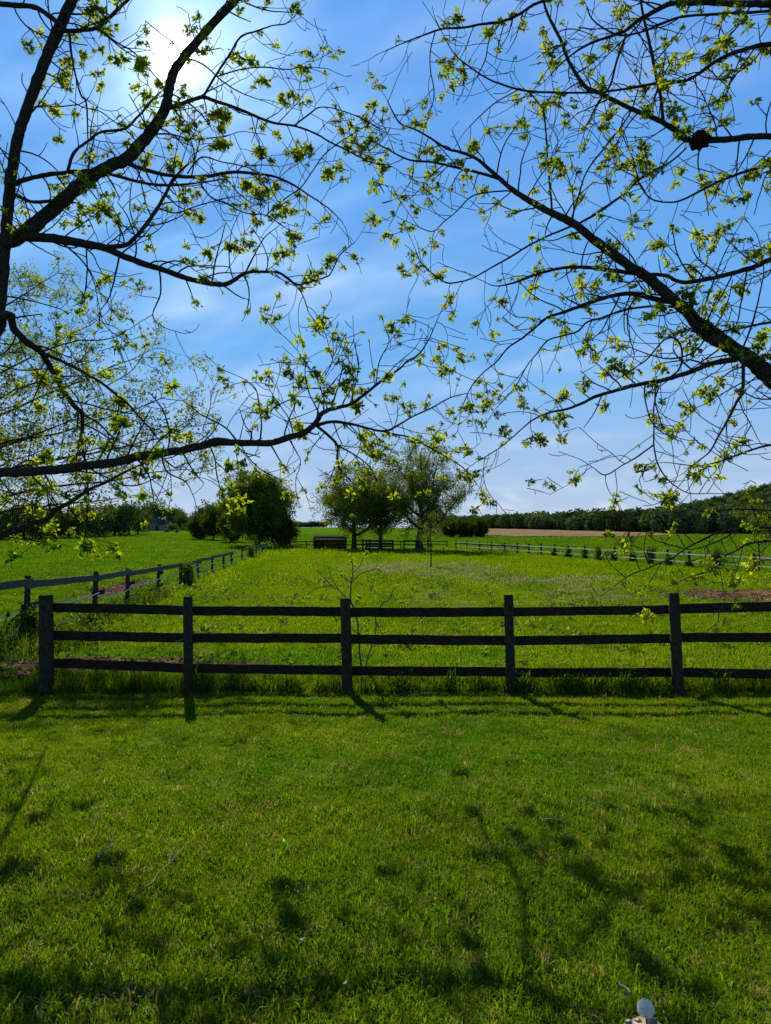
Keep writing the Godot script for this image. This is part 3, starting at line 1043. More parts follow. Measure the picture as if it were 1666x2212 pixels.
func build_side_fences() -> void:
	# left: grey top board on dark posts, broken lower boards and sagging white tape
	var dl := [11.3, 14.5, 17.5, 20.8, 24.5, 28.5, 33.0, 37.5, 41.5, 46.0, 52.0, 58.0, 64.0, 71.0, 78.0]
	var pts := []
	for d in dl:
		pts.append(ground(left_fence_x(d) + rng.randf_range(-0.06, 0.06), -d))
	var at: Vector3 = pts[0]
	var f := thing("side_fence", at, "weathered fence with one grey top board and white tape along the left of the paddock", "fence")
	for k in pts.size():
		var h := lerpf(1.27, 0.88, clampf((dl[k] - 14.0) / 14.0, 0, 1)) + rng.randf_range(-0.04, 0.05)
		part("post", post_mesh(h, 0.062, M.post_wood, Vector2(rng.randf_range(-0.05, 0.05), 0), 7), f, Transform3D(Basis(), pts[k] - at))
		# short ends of lost boards
		if k > 0:
			var dir: Vector3 = (pts[k] - pts[k - 1]).normalized()
			for y in [0.7, 0.28]:
				if rng.randf() < 0.8:
					var side: Vector3 = Vector3(0.075, y + rng.randf_range(-0.04, 0.04), 0)
					wood_beam("board_stub", pts[k] + side - dir * 0.3, pts[k] + side + dir * rng.randf_range(0.3, 0.6), 0.11, 0.025, M.fence_wood, f, 3)
		if k < pts.size() - 1:
			var ya := lerpf(1.14, 0.8, clampf((dl[k] - 14.0) / 14.0, 0, 1))
			var yb := lerpf(1.14, 0.8, clampf((dl[k + 1] - 14.0) / 14.0, 0, 1))
			var a: Vector3 = pts[k] + Vector3(0.072, ya + rng.randf_range(-0.03, 0.03), 0.12)
			var b: Vector3 = pts[k + 1] + Vector3(0.072, yb + rng.randf_range(-0.03, 0.03), -0.12)
			if k != 9:
				wood_beam("top_board", a, b, 0.15, 0.025, M.grey_board, f, 8, 0.012)
			for y in [0.62, 0.26]:
				if rng.randf() < 0.9:
					part("tape", strip(pts[k] + Vector3(0.12, y + rng.randf_range(-0.06, 0.06), 0) - at, pts[k + 1] + Vector3(0.12, y + rng.randf_range(-0.06, 0.06), 0) - at, rng.randf_range(0.02, 0.12), 0.03, Color(1, 1, 1)).mesh(M.white_tape), f)
	# right: posts with white tape, weeds climbing on them
	var dr := [24.0, 28.0, 32.5, 37.0, 39.7, 42.2, 44.3, 46.3, 48.3, 50.3, 52.3, 54.5, 57.0, 59.5, 62.0, 64.5, 67.0, 70.0, 73.5, 77.0, 81.0, 85.0]
	var pr := []
	for d in dr:
		pr.append(ground(right_fence_x(d), -d))
	var at2: Vector3 = pr[0]
	var g := thing("side_fence", at2, "low post fence with two bright white tapes along the right of the paddock", "fence")
	for k in pr.size():
		part("post", post_mesh(1.0 + rng.randf_range(-0.05, 0.05), 0.085, M.post_wood, Vector2(rng.randf_range(-0.03, 0.03), 0), 7), g, Transform3D(Basis(), pr[k] - at2))
		if k < pr.size() - 1:
			for y in [0.82, 0.38]:
				part("tape", strip(pr[k] + Vector3(-0.09, y, 0) - at2, pr[k + 1] + Vector3(-0.09, y, 0) - at2, 0.03, 0.045 if k < 4 else 0.06, Color(1, 1, 1)).mesh(M.white_tape), g)
			if k < 3 or k > 14:
				wood_beam("rail", pr[k] + Vector3(0.085, 0.7, 0), pr[k + 1] + Vector3(0.085, 0.7, 0), 0.13, 0.025, M.grey_board if k < 4 else M.fence_wood, g, 5)
	# back fence past the trees
	var pb := []
	for k in 24:
		var x := -13.5 + k * 1.0
		if k > 0:
			x = -13.5 + k * 0.96
		pb.append(ground(x, -86.5 - 0.06 * k))
	var at3: Vector3 = pb[0]
	var h3 := thing("back_fence", at3, "thin dark post and rail fence closing the far end of the paddock", "fence")
	for k in range(0, pb.size(), 2):
		part("post", post_mesh(1.0, 0.06, M.post_wood, Vector2.ZERO, 6), h3, Transform3D(Basis(), pb[k] - at3))
		if k < pb.size() - 2:
			for y in [0.45, 0.85]:
				wood_beam("rail", pb[k] + Vector3(0, y, 0.075), pb[k + 2] + Vector3(0, y, 0.075), 0.1, 0.025, M.fence_wood, h3, 3)
	# board pens under the clump of trees
	for q in [[768, 799, 1188, 3, "short dark run of rails between the shed and the board pen"], [791, 849, 1190, 4, "heavy dark board pen panel with four wide boards under the trees"], [873, 926, 1189.5, 3, "dark railed pen panel before the trunk of the largest tree"]]:
		var a := gpx(q[0], q[2])
		var b := gpx(q[1], q[2])
		b.z = a.z
		b.y = hgt(b.x, b.z)
		var p := thing("pen_panel", a, q[4], "pen", "pen panels under the trees")
		var w := b.x - a.x
		var np := 3
		for k in np:
			part("post", post_mesh(1.2, 0.09, M.shed_wood, Vector2.ZERO, 7), p, Transform3D(Basis(), Vector3(w * k / (np - 1), 0, 0)))
		for k in q[3]:
			var y: float = 0.2 + 0.9 * k / (q[3] - 1)
			wood_beam("board", a + Vector3(-0.1, y, 0.11), a + Vector3(w + 0.1, y, 0.11), 0.19 if q[3] == 4 else 0.12, 0.03, M.shed_wood, p, 4)
	# weeds and shrubs on the fences
	var cl := clump_mesh(M.tree_leaf, 9, 0.22, 0.10, 0.07, 81)
	var spots := []
	for k in range(4, 14):
		spots.append([pr[k] + Vector3(rng.randf_range(-0.15, 0.15), 0, rng.randf_range(-0.15, 0.15)), rng.randf_range(0.5, 1.2), "leafy weeds climbing over a post of the white taped fence", "weeds on the right fence"])
	spots.append([pts[5] + Vector3(0.35, 0, 0.2), 1.05, "scrubby shrub grown through the grey board fence", "shrubs on the left fence"])
	spots.append([pts[11] + Vector3(0.2, 0, 0.2), 1.8, "thin tall shrub at the far bend of the grey board fence", "shrubs on the left fence"])
	spots.append([pts[1] + Vector3(0.1, 0, 0.3), 0.62, "low weedy clump round a post beside the corner of the board fence", "shrubs on the left fence"])
	var n := 0
	for s in spots:
		var b := thing("fence_shrub", s[0], s[2], "shrub", s[3])
		var stems := MB.new()
		var xf := []
		var cc := []
		var hh: float = s[1]
		for k in 9:
			var e := Vector3(rng.randfn() * 0.10 * hh, hh * rng.randf_range(0.25, 1.1), rng.randfn() * 0.10 * hh)
			stems.tube(PackedVector3Array([Vector3(e.x * 0.2, -0.05, e.z * 0.2), e * Vector3(0.4, 0.55, 0.4), e]), PackedFloat32Array([0.01, 0.008, 0.003]), 4)
			for q in 16:
				var t := pow(rng.randf(), 0.7)
				var v := e * t + Vector3(rng.randfn(), rng.randfn() * 0.6, rng.randfn()) * 0.09 * hh
				v.y = maxf(v.y, 0.03)
				xf.append(Transform3D(Basis.from_euler(Vector3(rng.randf() * 6, rng.randf() * 6, 0)), v))
				cc.append(Color(0.045, 0.08, 0.012).lerp(Color(0.10, 0.14, 0.018), rng.randf()))
		part("stems", stems.mesh(M.twig_bark), b)
		scatter("foliage", cl, xf, cc, b).set_meta("kind", "stuff")
		n += 1

# ---------------------------------------------------------------- near trees
func smooth_line(q: PackedVector3Array, rad: PackedFloat32Array, per: int, jit: float, r: RandomNumberGenerator) -> Array:
	var pts := PackedVector3Array()
	var rr := PackedFloat32Array()
	var m := q.size()
	for i in m - 1:
		var a := q[maxi(i - 1, 0)]
		var d := q[mini(i + 2, m - 1)]
		for k in per:
			var t := float(k) / per
			var p := q[i].cubic_interpolate(q[i + 1], a, d, t)
			if k > 0:
				p += Vector3(r.randfn(), r.randfn(), r.randfn()) * jit * (rad[i] + 0.006)
			pts.append(p)
			rr.append(lerpf(rad[i], rad[i + 1], t) * (1.0 + r.randf_range(-0.05, 0.09)))
	pts.append(q[m - 1])
	rr.append(rad[m - 1])
	return [pts, rr]

# a twig that wanders, sags and turns up at its tip; adds side twigs and places for leaves
func twig(mb: MB, from: Vector3, dir: Vector3, length: float, r0: float, level: int, r: RandomNumberGenerator, spots: Array, o: Dictionary) -> void:
	var segs := clampi(int(length / 0.07), 3, 12)
	var step := length / segs
	var p := from
	var d := dir.normalized()
	var side := d.cross(Vector3(r.randfn(), r.randfn(), r.randfn())).normalized()
	var curl := r.randfn() * 0.16
	var pts := PackedVector3Array([p])
	var rr := PackedFloat32Array([r0])
	for k in segs:
		var t := float(k + 1) / segs
		d = (d + side * curl + Vector3(r.randfn(), r.randfn(), r.randfn()) * 0.10 + Vector3(0, (-float(o.sag) if t < 0.55 else float(o.lift)) * 0.09, 0)).normalized()
		p += d * step
		pts.append(p)
		rr.append(maxf(r0 * (1.0 - 0.5 * t), 0.0034))
		if level > 0 and k >= 1 and r.randf() < float(o.branchy):
			var sd := (d * 0.55 + d.cross(Vector3(r.randfn(), r.randfn(), r.randfn())).normalized() * 0.85).normalized()
			twig(mb, p, sd, length * r.randf_range(0.28, 0.62), r0 * (1.0 - 0.55 * t) * 0.75, level - 1, r, spots, o)
	mb.tube(pts, rr, 4)
	if r.randf() < float(o.leafy):
		spots.append([p, d])
		for k in r.randi_range(0, 1):
			spots.append([pts[maxi(segs - 1 - k, 1)] + Vector3(r.randfn(), r.randfn() - 0.5, r.randfn()) * 0.03, (d + side).normalized()])
	if length > 0.35 and r.randf() < float(o.leafy) * 0.5:
		spots.append([pts[segs / 2], (side + Vector3(0, 0.2, 0)).normalized()])

# young leaves opening from a bud, with a few drooping flower strings
func leaf_cluster_mesh(seed_: int, size: float) -> ArrayMesh:
	var r := RandomNumberGenerator.new()
	r.seed = seed_
	var mb := MB.new()
	for k in r.randi_range(4, 6):
		var a := TAU * k * 0.382 + r.randf() * 0.8
		var out := Vector3(cos(a), r.randf_range(-0.3, 0.9), sin(a)).normalized()
		var stalk := size * r.randf_range(0.15, 0.45)
		var e := out * stalk + Vector3(0, -size * r.randf_range(0.0, 0.3), 0)
		mb.col = Color(0.85, 0.8, 0.6)
		mb.tube(PackedVector3Array([Vector3.ZERO, e * 0.55 + Vector3(0, size * 0.05, 0), e]), PackedFloat32Array([0.0017, 0.0014, 0.001]), 3)
		var shade := r.randf_range(0.72, 1.2)
		for q in r.randi_range(4, 7):
			var t := r.randf_range(0.35, 1.0)
			var p := (e * t + Vector3(0, size * 0.05 * sin(PI * t), 0)) + Vector3(r.randfn(), r.randfn(), r.randfn()) * size * 0.05
			var d := (out * 0.5 + Vector3(r.randfn(), r.randfn() - 0.9, r.randfn()) * 0.75).normalized()
			var s := d.cross(Vector3(r.randfn() * 0.6, 1, r.randfn() * 0.6)).normalized()
			var l := size * r.randf_range(0.2, 0.34)
			var sh := shade * r.randf_range(0.85, 1.15)
			mb.col = Color(sh * r.randf_range(0.9, 1.15), sh, sh * 0.9)
			mb.leaf(p, d, s, l, l * r.randf_range(0.55, 0.8), r.randf_range(-0.1, 0.4), r.randf_range(0.2, 1.2))
	for k in r.randi_range(1, 4):
		var a := r.randf() * TAU
		var p := Vector3.ZERO
		var pts := PackedVector3Array()
		var rr := PackedFloat32Array()
		for q in 4:
			pts.append(p)
			rr.append(0.0026)
			p += Vector3(cos(a) * size * 0.1 * (3 - q) / 3.0, -size * 0.15, sin(a) * size * 0.1 * (3 - q) / 3.0)
		mb.col = Color(0.6, 0.5, 0.4)
		mb.tube(pts, rr, 3)
	return mb.mesh(M.spring_leaf)

# traced branches: [depth at start, depth at end, [x, y, width, ...]] in the view's pixels
func limb_points(b: Array) -> Array:
	var q := PackedVector3Array()
	var rad := PackedFloat32Array()
	var w: Array = b[2]
	var n := w.size() / 3
	for k in n:
		var t := float(k) / (n - 1)
		var d: float = lerpf(b[0], b[1], t)
		q.append(px(w[k * 3], w[k * 3 + 1], d))
		rad.append(maxf(w[k * 3 + 2] * 0.43 * d / F, 0.0035))
	return [q, rad]

func traced_tree(root: Node3D, limbs: Array, o: Dictionary) -> void:
	var r := RandomNumberGenerator.new()
	r.seed = o.seed
	var base := root.position
	var spots := []
	for b in limbs:
		var lp := limb_points(b)
		var q: PackedVector3Array = lp[0]
		var rad: PackedFloat32Array = lp[1]
		if b.size() > 3:
			var q2 := PackedVector3Array()
			for e in b[3]:
				q2.append(e)
			q2.append_array(q)
			var r2 := PackedFloat32Array()
			for e in b[3].size():
				r2.append(lerpf(b[4], rad[0], float(e) / b[3].size()))
			r2.append_array(rad)
			q = q2
			rad = r2
		for k in q.size():
			q[k] -= base
		var sm := smooth_line(q, rad, 5, 0.05, r)
		var pts: PackedVector3Array = sm[0]
		var rr: PackedFloat32Array = sm[1]
		var mb := MB.new()
		mb.tube(pts, rr, 10 if rad[0] > 0.02 else 6, 0.08, r)
		var bm := part("branch", mb.mesh(M.bark), root)
		# side twigs along it
		var p := o.duplicate()
		if b[0] < 6.3 and b[2][1] > 1090:
			p.leafy = 0.42
			p.gap = 0.11
			p.reach = 0.5
		var tw := MB.new()
		var run := 0.0
		var next: float = r.randf_range(0.1, 0.3)
		for k in range(1, pts.size()):
			run += pts[k].distance_to(pts[k - 1])
			var w := pts[k] + base - EYE
			var sx := CX + w.x / -w.z * F
			if run < next or sx < -160 or sx > 1830:
				continue
			next = run + r.randf_range(0.5, 1.5) * float(p.gap)
			var along := (pts[k] - pts[k - 1]).normalized()
			var out := along.cross(Vector3(r.randfn(), r.randfn() * 0.5, r.randfn())).normalized()
			var dir := (along * r.randf_range(0.2, 0.8) + out + Vector3(0, float(o.up), 0)).normalized()
			var thick := clampf(rr[k] * 0.45, 0.0042, 0.009)
			twig(tw, pts[k], dir, r.randf_range(0.35, 1.0) * float(p.reach) * (0.75 if rr[k] < 0.02 else 1.0), thick, 2, r, spots, p)
		var tip := pts[pts.size() - 1]
		twig(tw, tip, (tip - pts[pts.size() - 3]).normalized(), 0.3, 0.004, 1, r, spots, o)
		var tm := part("twigs", tw.mesh(M.twig_bark), bm)
		tm.set_meta("kind", "stuff")
	# leaves
	var meshes := []
	for k in 6:
		meshes.append(leaf_cluster_mesh(500 + k + int(o.seed), float(o.leaf) * [1.0, 0.55, 1.2, 0.8, 0.45, 0.95][k]))
	var tints := []
	for k in 5:
		var m: StandardMaterial3D = M.spring_leaf.duplicate()
		m.resource_name = "spring_leaf_%d" % k
		var c: Color = Color(0.11, 0.17, 0.016).lerp(Color(0.30, 0.36, 0.028), k / 4.0)
		m.albedo_color = c.linear_to_srgb()
		tints.append(m)
	# the ones that show largest are parts of their own
	var order := []
	for s in spots:
		var w: Vector3 = s[0] + base - EYE
		var sx := CX + w.x / -w.z * F
		var sy := CY - (w.y / -w.z - tan(deg_to_rad(PITCH))) * F
		var seen := w.z < -0.5 and sx > -20 and sx < 1690 and sy > -20 and sy < 2230
		order.append([(0.0 if seen else 1000.0) + w.length(), s])
	order.sort_custom(func(a, b): return a[0] < b[0])
	var xf := []
	var cc := []
	var pick := []
	for k in order.size():
		var s = order[k][1]
		var up: Vector3 = (s[1] * 0.4 + Vector3(0, 1, 0)).normalized()
		var sidev := up.cross(Vector3(r.randfn(), 0, r.randfn())).normalized()
		var bs := Basis(sidev, up, sidev.cross(up)).scaled_local(Vector3.ONE * r.randf_range(0.55, 1.0) * (1.45 if r.randf() < 0.15 else 1.0))
		var t := Transform3D(bs, s[0])
		var tint := r.randi() % 5
		if k < 290:
			var lc := part("leaf_cluster", meshes[r.randi() % 6], root, t)
			lc.material_override = tints[tint]
		else:
			pick.append(r.randi() % 6)
			xf.append(t)
			cc.append(Color(0.11, 0.17, 0.016).lerp(Color(0.30, 0.36, 0.028), r.randf()))
	for v in 6:
		var x2 := []
		var c2 := []
		for k in xf.size():
			if pick[k] == v:
				x2.append(xf[k])
				c2.append(cc[k])
		if x2:
			scatter("foliage", meshes[v], x2, c2, root).set_meta("kind", "stuff")
	print(root.name, " leaf places ", spots.size())

func trunk_part(root: Node3D, pts: Array, rad: Array, r: RandomNumberGenerator) -> void:
	var q := PackedVector3Array()
	for p in pts:
		q.append(p - root.position)
	var sm := smooth_line(q, PackedFloat32Array(rad), 6, 0.05, r)
	var mb := MB.new()
	mb.tube(sm[0], sm[1], 16, 0.12, r)
	part("trunk", mb.mesh(M.bark), root)

func build_left_tree() -> void:
	var base := ground(-5.0, -5.7)
	var t := thing("near_tree", base, "dark barked tree reaching in over the corner post, its limbs crossing the sun", "tree")
	var r := RandomNumberGenerator.new()
	r.seed = 71
	var fork := base + Vector3(0.35, 1.75, -0.2)
	var high := base + Vector3(0.75, 3.0, -0.5)
	var lead := px(-10, 700, 6.9)
	trunk_part(t, [base + Vector3(0, -0.25, 0), base + Vector3(0.05, 0.25, 0), base + Vector3(0.2, 1.0, -0.1), fork, high, lead], [0.34, 0.26, 0.22, 0.2, 0.16, 0.1], r)
	var B := [
		[6.9, 7.4, [0,665,26, 6,600,27, 10,540,28, 16,475,27, 22,400,26, 36,310,25, 48,265,25, 68,210,25, 90,150,26, 115,90,28, 135,45,27, 155,0,25, 178,-70,22, 200,-150,16], [lead], 0.1],
		[6.9, 7.8, [8,525,34, 50,505,36, 100,465,34, 145,425,32, 185,390,31, 225,365,30, 270,345,29, 300,315,28, 330,280,27, 355,240,25, 364,200,23, 372,165,22, 395,125,21, 430,85,20, 465,45,19, 505,5,17, 540,-40,14, 590,-110,8]],
		[6.9, 7.6, [20,512,24, 75,512,23, 125,517,22, 175,525,21, 225,535,19, 260,550,16, 310,570,15, 350,582,14, 400,600,13, 440,610,13, 480,615,12, 505,606,10, 530,590,8, 565,587,7, 605,590,6, 640,614,5, 665,610,4, 700,600,4, 715,590,3, 735,550,3, 765,525,2]],
		[7.0, 7.6, [225,533,12, 270,530,11, 295,510,10, 320,480,10, 340,450,9, 360,415,8, 372,390,7, 400,360,5, 420,340,4, 412,300,3]],
		[7.2, 8.0, [270,352,11, 325,370,10, 375,380,9, 440,382,9, 500,372,8, 550,375,7, 595,382,6, 635,400,5, 665,420,4, 710,450,3, 740,480,2]],
		[7.1, 7.4, [235,375,9, 310,395,8, 370,400,7, 430,395,5, 490,385,3]],
		[7.3, 8.2, [350,240,11, 380,228,10, 410,218,9, 440,210,9, 470,220,8, 515,235,8, 550,250,7, 590,265,6, 640,273,5, 685,290,5, 710,305,4, 750,325,4, 800,350,3, 833,355,2]],
		[7.4, 7.9, [440,208,7, 465,165,6, 495,120,6, 520,80,5, 555,67,4, 590,55,3, 620,50,3, 645,25,2]],
		[7.4, 7.6, [470,165,4, 520,150,4, 570,145,4, 620,150,3, 650,145,2, 695,147,2]],
		[7.0, 7.3, [147,368,8, 160,330,8, 190,305,7, 220,285,7, 270,278,7, 300,250,6, 330,215,5, 348,198,4]],
		[7.0, 7.1, [25,400,13, 55,388,12, 100,378,11, 150,372,10, 200,368,10, 240,358,8]],
		[7.0, 6.9, [22,415,10, 65,435,9, 100,435,9, 140,430,8]],
		[7.2, 7.5, [125,66,11, 170,66,10, 215,58,9, 240,35,9, 265,10,8, 285,-10,7, 310,-60,5]],
		[7.3, 7.6, [215,62,5, 250,90,5, 285,110,4, 310,135,4, 340,170,3]],
		[7.2, 6.9, [150,72,7, 155,120,6, 165,170,5, 175,205,5, 187,225,5, 190,300,3]],
		[7.0, 7.1, [150,215,3, 180,232,3, 215,240,3, 250,265,3, 275,277,3]],
		[7.3, 7.2, [-60,10,13, -20,8,12, 40,12,12, 80,17,12, 120,45,12, 138,64,12], [], 0.03],
		[7.2, 7.0, [345,585,5, 347,635,4, 330,680,3, 350,705,2, 395,720,1.5]],
		[7.1, 6.9, [258,552,5, 248,600,4, 235,645,3, 215,675,2, 220,695,2, 245,705,1.5]],
		[7.0, 6.8, [135,525,5, 175,560,4, 200,600,3, 210,640,2, 220,690,1.5]],
		[7.4, 7.8, [530,590,5, 545,560,4, 570,515,3, 600,490,2]],
		[7.5, 7.4, [608,592,4, 650,630,3, 670,680,2, 700,708,2, 718,720,1.5]],
		[7.5, 7.8, [430,392,5, 455,425,4, 490,440,4, 530,460,3, 575,465,3, 605,485,2]],
		[7.3, 7.6, [345,450,4, 380,460,4, 425,445,3, 480,430,3, 520,422,2]],
		[7.4, 7.8, [405,375,4, 435,340,4, 480,350,3, 530,360,3, 575,380,2]],
		[7.8, 8.2, [575,466,3, 615,430,3, 650,405,3, 675,370,3, 700,335,3, 730,310,3, 770,285,2]],
		[7.9, 8.3, [635,272,4, 670,245,4, 690,232,3, 725,235,3, 780,255,3, 825,280,2]],
		[7.3, 7.5, [320,290,5, 370,290,4, 415,300,4, 480,295,3, 515,285,2]],
		[7.5, 7.7, [395,122,5, 440,140,4, 480,175,4, 520,200,3, 560,215,2]],
		# the long low limb
		[6.0, 7.4, [-60,1025,26, 0,1021,25, 50,1019,24, 100,1016,23, 150,1011,23, 200,1004,22, 250,999,21, 300,986,21, 350,979,20, 400,971,20, 450,959,20, 470,954,21, 500,956,18, 550,957,16, 590,956,16, 620,946,16, 655,936,15, 680,916,13, 695,894,12, 715,884,10, 755,874,9, 785,854,8, 810,834,7, 833,816,6, 863,797,5, 880,780,4, 905,765,4, 928,730,3, 945,690,2], [fork], 0.1],
		[7.0, 9.4, [685,918,9, 720,911,8, 760,916,7, 790,924,6, 833,931,6, 863,917,5, 893,899,4, 933,881,4, 973,859,3, 1008,850,2]],
		[7.6, 9.0, [833,931,5, 850,938,5, 888,945,4, 920,962,4, 960,985,3, 1000,1010,3, 1030,1045,2]],
		[7.0, 9.2, [683,918,8, 715,946,7, 730,966,6, 728,1000,5, 745,1025,4, 770,1050,2]],
		[7.5, 8.6, [726,960,5, 770,985,4, 800,1010,3, 815,1040,2]],
		[6.1, 7.4, [0,689,20, 30,711,18, 60,741,17, 90,761,16, 110,796,14, 135,841,13, 160,876,12, 178,896,10, 175,946,8], [high], 0.07],
		[7.4, 9.6, [175,940,8, 180,976,7, 188,1021,6, 190,1076,5, 188,1140,3]],
		[6.4, 7.2, [92,762,9, 135,781,8, 175,801,8, 215,824,7, 250,851,7, 280,876,6, 300,901,5, 325,926,4, 343,950,3]],
		[7.0, 7.6, [178,894,6, 215,916,5, 240,941,4, 270,959,3, 310,966,2]],
		[6.2, 7.6, [0,1158,18, 30,1147,16, 60,1134,14, 100,1121,13, 120,1101,12, 145,1089,11, 165,1076,10, 195,1056,8, 225,1044,7, 265,1022,6, 300,1006,4, 340,990,2], [base + Vector3(0.22, 1.2, -0.15)], 0.08],
		[7.0, 7.4, [145,1089,5, 165,1115,4, 190,1125,3, 225,1130,2]],
		[6.6, 6.9, [512,952,5, 490,926,4, 465,911,4, 435,896,3, 415,880,2]],
		[6.7, 6.9, [562,953,5, 565,916,4, 560,876,4, 555,846,3, 545,830,2]],
		[6.7, 7.1, [566,902,3, 600,876,3, 630,861,3, 655,841,2, 690,838,2]],
		[7.0, 7.2, [700,884,4, 700,846,3, 702,815,3, 715,790,2, 720,770,2]],
		[7.0, 7.3, [708,884,4, 690,830,3, 680,805,3, 650,786,2, 610,783,1.5]],
		[7.2, 7.4, [757,873,4, 770,821,3, 775,786,3, 765,740,2]],
		[7.3, 7.6, [812,832,4, 820,780,3, 840,740,2, 835,715,2]],
		[6.9, 7.0, [622,944,4, 640,975,3, 650,1000,2, 640,1030,2]],
		[6.5, 6.7, [350,990,4, 362,1020,4, 400,1040,3, 415,1065,2]],
	]
	traced_tree(t, B, {"seed": 1, "gap": 0.105, "reach": 0.82, "sag": 0.5, "lift": 0.9, "branchy": 0.34, "leafy": 0.29, "up": 0.08, "leaf": 0.19})

